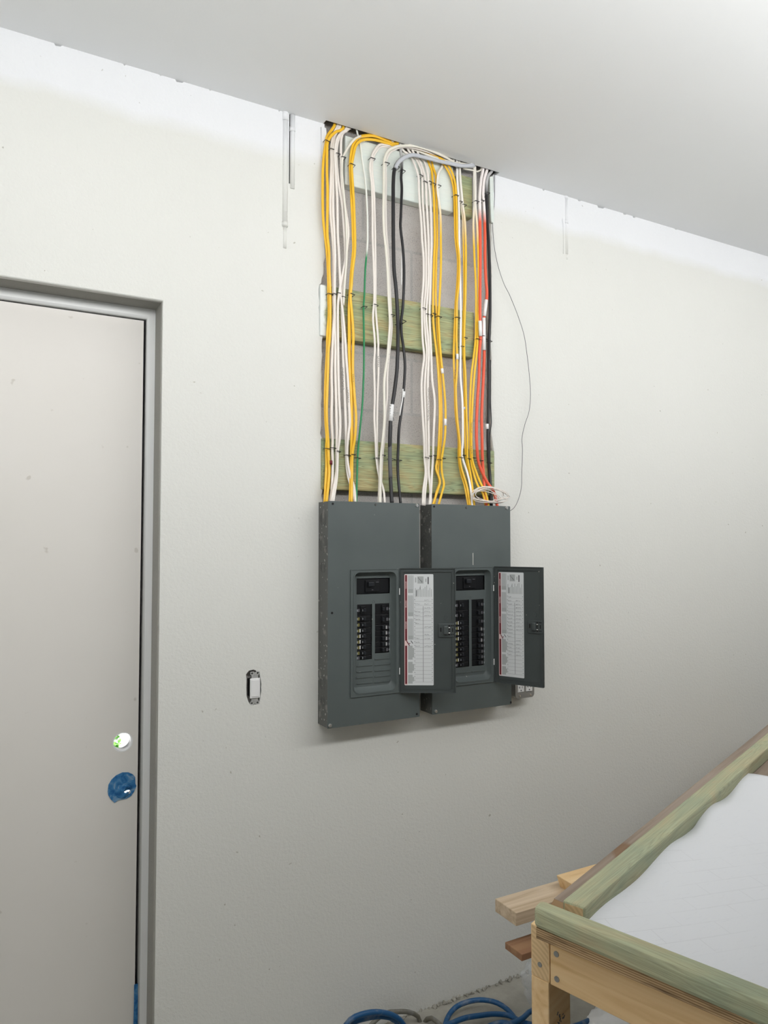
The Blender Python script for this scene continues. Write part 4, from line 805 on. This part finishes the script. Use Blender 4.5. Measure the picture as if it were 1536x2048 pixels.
tp_ = prism('plywood_top', [P3v(far0), P3v(far0+ud*TL_), P3v(pl0+nd*TV+ud*TL_), P3v(pl0+nd*TV)], ZB, ZP, 'ply', 0)
# plywood front-left corner reaches the front strip's left end: extend with an edge piece
prism('plywood_lip', [P3v(pl0), P3v(pl0+nd*TV), P3v(pl0+nd*TV+ud*.2), P3v(far0+ud*.004)], ZB+.0002, ZP-.0002, 'plyedge', 0)
prism('edging_strip', [P3v(Vector((a0.x, a0.y))), P3v(Vector((a0.x, a0.y))+Vector((U.x, U.y))*TL_), P3v(Vector((b0.x, b0.y))+(Vector((b1_.x, b1_.y))-Vector((b0.x, b0.y))).normalized()*TL_), P3v(Vector((b0.x, b0.y)))], ZP, ZT, 'strip', .004, 'eg')
gd = (Vector((g1.x, g1.y))-Vector((g0_.x, g0_.y))).normalized()
prism('edging_strip', [P3v(Vector((g0_.x, g0_.y))), P3v(Vector((g0_.x, g0_.y))+gd*TV), P3v(Vector((f0.x, f0.y))+nd*TV), P3v(Vector((f0.x, f0.y)))], ZP, ZT, 'strip', .009)
r0_ = onZ(1061.5, 1846, ZB); r0v = Vector((r0_.x, r0_.y))
RH = .094
pw = lambda a, b: r0v+gd*a+ud*b
prism('side_rail', [P3v(pw(0, 0)), P3v(pw(0, TL_-.1)), P3v(pw(.04, TL_-.1)), P3v(pw(.04, 0))], ZB-RH, ZB, 'pine', .002, 'eg')
fr_ = prism('front_rail', [P3v(pw(.0415, 0)), P3v(pw(TV-.06, 0)), P3v(pw(TV-.06, .038)), P3v(pw(.0415, .038))], ZB-RH-.001, ZB-.002, 'pine', .002)
prism('side_rail', [P3v(pw(TV-.1, .04)), P3v(pw(TV-.1, TL_-.1)), P3v(pw(TV-.06, TL_-.1)), P3v(pw(TV-.06, .04))], ZB-RH, ZB, 'pine', .002)
prism('end_rail', [P3v(pw(.042, TL_-.138)), P3v(pw(TV-.102, TL_-.138)), P3v(pw(TV-.102, TL_-.1)), P3v(pw(.042, TL_-.1))], ZB-RH, ZB, 'pine', .002)
lg = []
for (aa, bb) in ((0, 0), (TV-.1, .042), (0, TL_-.19), (TV-.1, TL_-.19)):
    k = prism('leg', [P3v(pw(aa, bb)), P3v(pw(aa, bb+.089)), P3v(pw(aa+.038, bb+.089)), P3v(pw(aa+.038, bb))], .0, ZB-RH, 'pine', .002); lg.append(k)
# nail heads on the rail and rail end
def nail(px, py, r, parent_=tb, mat='galv'):
    # intersect the view ray with the vertical plane of the rail face
    rr_ = ray(px, py); nrm = Vector((-gd.y, gd.x, 0)); o_ = Vector((r0v.x, r0v.y, 0)); tt = (o_-CAM).dot(nrm)/rr_.dot(nrm); p = CAM+rr_*tt
    bm = bmesh.new(); n_ = nrm if nrm.dot(CAM-p) > 0 else -nrm; cyl(bm, (0, 0, 0), n_, r, .003, 14)
    o = obj('nail_head', bm, mat, parent_); o.location = p-Vector((tb.location.x, tb.location.y, 0))
for a in ((1080, 1929, .0046), (1113, 1908, .0052), (1114, 1958, .0052)): nail(*a)
# stamp on the leg's inner face
bm = bmesh.new()
base_ = pw(.0383, .05)
for k in range(14):
    z = .757+random.uniform(0, .02); b_ = .03+random.uniform(0, .03); s = P3v(pw(.0385, b_))-Vector((tb.location.x, tb.location.y, 0)); s.z = z
    e_ = s+P3v(ud)*random.uniform(.002, .006); e_.z += random.uniform(-.006, .006); tube(bm, [s, (s+e_)/2, e_], .0012, .0004, 4)
o = obj('grade_stamp', bm, 'ink', tb)
# drawing sheet
zp = ZP+.0012
edge = [(1128, 1852), (1172, 1816), (1186, 1806), (1206, 1791), (1240, 1763), (1280, 1731), (1312, 1703), (1345, 1683), (1385, 1657), (1412, 1627), (1440, 1606), (1462, 1578), (1480, 1560), (1497, 1553), (1536, 1555), (1580, 1560)]
bm = bmesh.new(); rows_ = []
E3 = spline([onZ(x, y, zp+.004) for x, y in edge], .02)
ndir = Vector((nd.x, nd.y, 0)); L0 = .86
for i, p in enumerate(E3):
    row = []
    for j in range(34):
        s = j/33; q = p+ndir*(L0*s)
        lift = math.exp(-s*16)*(.009+.007*math.sin(i*.42))+.0006*math.sin(i*.23+j*.5)+.0009
        row.append(bm.verts.new((q.x, q.y, zp+max(lift, .0003))))
    rows_.append(row)
for r0, r1 in zip(rows_, rows_[1:]):
    for j in range(33): bm.faces.new((r0[j], r0[j+1], r1[j+1], r1[j]))
# clip the sheet where the front strip stands
fl0 = Vector((f0.x, f0.y, 0)); nn_ = Vector((-nd.y, nd.x, 0)); nn_ = nn_ if nn_.dot(P3v(ud)) > 0 else -nn_
bmesh.ops.bisect_plane(bm, geom=list(bm.verts)+list(bm.edges)+list(bm.faces), plane_co=fl0+nn_*.004, plane_no=nn_, clear_inner=True)
pp = obj('drawing_sheet', bm, 'paper', None, True); sm = pp.modifiers.new('thick', 'SOLIDIFY'); sm.thickness = .0004; sm.offset = 1
tag(pp, 'large white paper plan with faint lines lying on the work table', 'paper plan')
# ---------------------------------------------------------------- loose lumber behind the table
LG = 'loose boards lying behind the table'
zA = .60; pa = onZ(990, 1797, zA); pb = onZ(1035, 1825, zA)
board('lumber_board', pa.x, pa.x+2.3, pb.y, pa.y, zA-.038, zA, 'pine2', 'wide pale plank sticking out furthest left behind the table', group=LG, bev=.002)
zC = zA+.038; pc_ = onZ(1113, 1750, zC)
o = board('lumber_board', pc_.x, pc_.x+1.9, pc_.y-.089, pc_.y, zA, zC, 'pine', 'shorter plank on top of the pale one, under the table corner', group=LG, bev=.002)
for v in o.data.vertices:
    if v.co.x < -.9 and v.co.z < .02: v.co.x += .012
zD = .50; pd = onZ(1010, 1884, zD)
board('lumber_board', pd.x, pd.x+2.2, pd.y-.075, pd.y, zD-.019, zD, 'red_pine', 'thin reddish-brown board lowest in the stack left of the table leg', group=LG, bev=.0015)
for xx, lb in ((2.45, 'low timber trestle hidden behind the table, nearer one'), (3.2, 'low timber trestle hidden behind the table, farther one')):
    t = thing('trestle', lb, 'trestle', (xx, -.52, 0), 'trestles behind the table')
    yb = pd.y+.52
    box('beam', -.03, .03, yb-.10, .12, zD-.019-.06, zD-.019, 'pine', t, .002)
    yt = pa.y+.52
    box('spacer', -.03, .03, yb+.004, yt, zD-.019, zA-.038, 'pine', t)
    for yy_ in (yb-.09, .08): box('leg', -.02, .02, yy_, yy_+.035, 0, zD-.079, 'pine', t, .002)
# ---------------------------------------------------------------- hoses and plastic on the floor
def hose(label, mat, rad, pts, name='air_hose', group='hoses on the floor'):
    bm = bmesh.new(); tube(bm, spline(pts, .015), rad, rad, 12, prev=True); return tag(obj(name, bm, mat, None, True), label, 'hose', group)
R0 = .0085
def fl(px, py, z=None): return onZ(px, py, R0 if z is None else z)
h_ = [onY(x, y, -.13) for x, y in ((684, 2062), (700, 2040), (722, 2029), (752, 2024), (782, 2029), (800, 2040), (812, 2056))]
lowa = [Vector((h_[-1].x+.03, -.17, .04)), Vector((h_[-1].x-.02, -.26, .012)), Vector((h_[0].x+.12, -.33, .0095)), Vector((h_[0].x-.02, -.27, .012)), Vector((h_[0].x-.015, -.19, .03))]
h2_ = [onY(x, y, -.112) for x, y in ((694, 2060), (712, 2045), (738, 2037), (762, 2033), (786, 2036), (797, 2043))]
hose('blue hose coil leaning on the wall, left of the other loops', 'hose', R0, h_+lowa+[p+Vector((-.01, 0, .004)) for p in h2_]+[Vector((h2_[-1].x+.05, -.2, .03)), Vector((h2_[-1].x+.02, -.32, R0)), Vector((1.2, -.45, R0))])
hg_ = [onY(x, y, -.05) for x, y in ((770, 2027), (792, 2023.5), (818, 2024), (836, 2033), (844, 2050))]
hose('grey-green hose loop behind the left blue coil', 'hoseg', R0*.9, [Vector((hg_[0].x-.10, -.06, .02)), Vector((hg_[0].x-.05, -.05, .05))]+hg_+[Vector((hg_[-1].x+.02, -.08, .02)), Vector((hg_[-1].x+.03, -.2, R0)), Vector((hg_[-1].x-.05, -.32, R0))])
h3 = [(884, 2075), (889, 2054), (898, 2030), (915, 2012), (942, 2002), (968, 2000), (995, 2006), (1015, 2019), (1028, 2034), (1040, 2052)]
A_ = [onZ(x, y, R0+.03*math.sin(math.pi*i/9)) for i, (x, y) in enumerate(h3)]
h4 = [(886, 2058), (905, 2046), (930, 2036), (960, 2031), (990, 2028), (1018, 2031), (1036, 2040), (1050, 2046), (1080, 2052), (1120, 2058), (1150, 2052), (1172, 2044), (1190, 2034), (1206, 2026), (1230, 2010)]
B2 = [onZ(x, y, .035+.012*math.sin(i*.9)) for i, (x, y) in enumerate(h4)]
hose('blue hose loop arching widest on the floor beside the table leg', 'hose', R0, A_+[Vector((A_[-1].x, A_[-1].y-.15, R0)), Vector((A_[-1].x-.15, A_[-1].y-.22, R0)), Vector((A_[0].x, A_[0].y-.1, R0))])
hose('blue hose lying across the loops and passing behind the table leg', 'hose', R0, [Vector((B2[0].x-.05, B2[0].y-.1, R0))]+B2)
h5 = [(1000, 2062), (1012, 2050), (1030, 2044), (1046, 2036), (1056, 2026), (1066, 2020), (1090, 2016)]
hose('short blue hose length climbing the pile against the table leg', 'hose', R0, [onZ(x, y, .055) for x, y in h5])
h6 = [(968, 2060), (985, 2050), (1005, 2046), (1024, 2050), (1040, 2060)]
hose('dull blue hose at the bottom of the pile, left of the leg', 'hose', R0*1.1, [onZ(x, y, .018) for x, y in h6])
# clear plastic bag slumped behind the leg
def crumple(name, c, rx, ry, rz, mat, label, cat, seed):
    rnd = random.Random(seed); bm = bmesh.new(); bmesh.ops.create_icosphere(bm, subdivisions=4, radius=1)
    ph = [rnd.uniform(0, 6.3) for _ in range(9)]
    for v in bm.verts:
        p = v.co.copy(); k = 1+.12*math.sin(5*p.x+ph[0])*math.sin(6*p.z+ph[1])+.08*math.sin(11*p.y+ph[2])*math.sin(9*p.x+ph[3])+.05*math.sin(17*p.z+ph[4]+3*p.x)
        v.co = Vector((p.x*rx*k, p.y*ry*k, max(p.z*rz*k, -rz*.92)+rz*.92))
    o = obj(name, bm, mat, None, True); o.location = c; return tag(o, label, cat)
cb_ = onZ(1085, 2030, .0)
crumple('plastic_bag', (cb_.x+.045, cb_.y+.06, 0), .075, .045, .085, 'clear', 'crumpled clear plastic bag standing behind the table leg', 'bag', 2)
cp_ = onZ(1215, 2050, .0)
crumple('crumpled_wrapper', (cp_.x+.03, cp_.y-.02, 0), .12, .08, .022, 'white', 'crumpled white wrapper on the floor under the table rail', 'wrapper', 6)
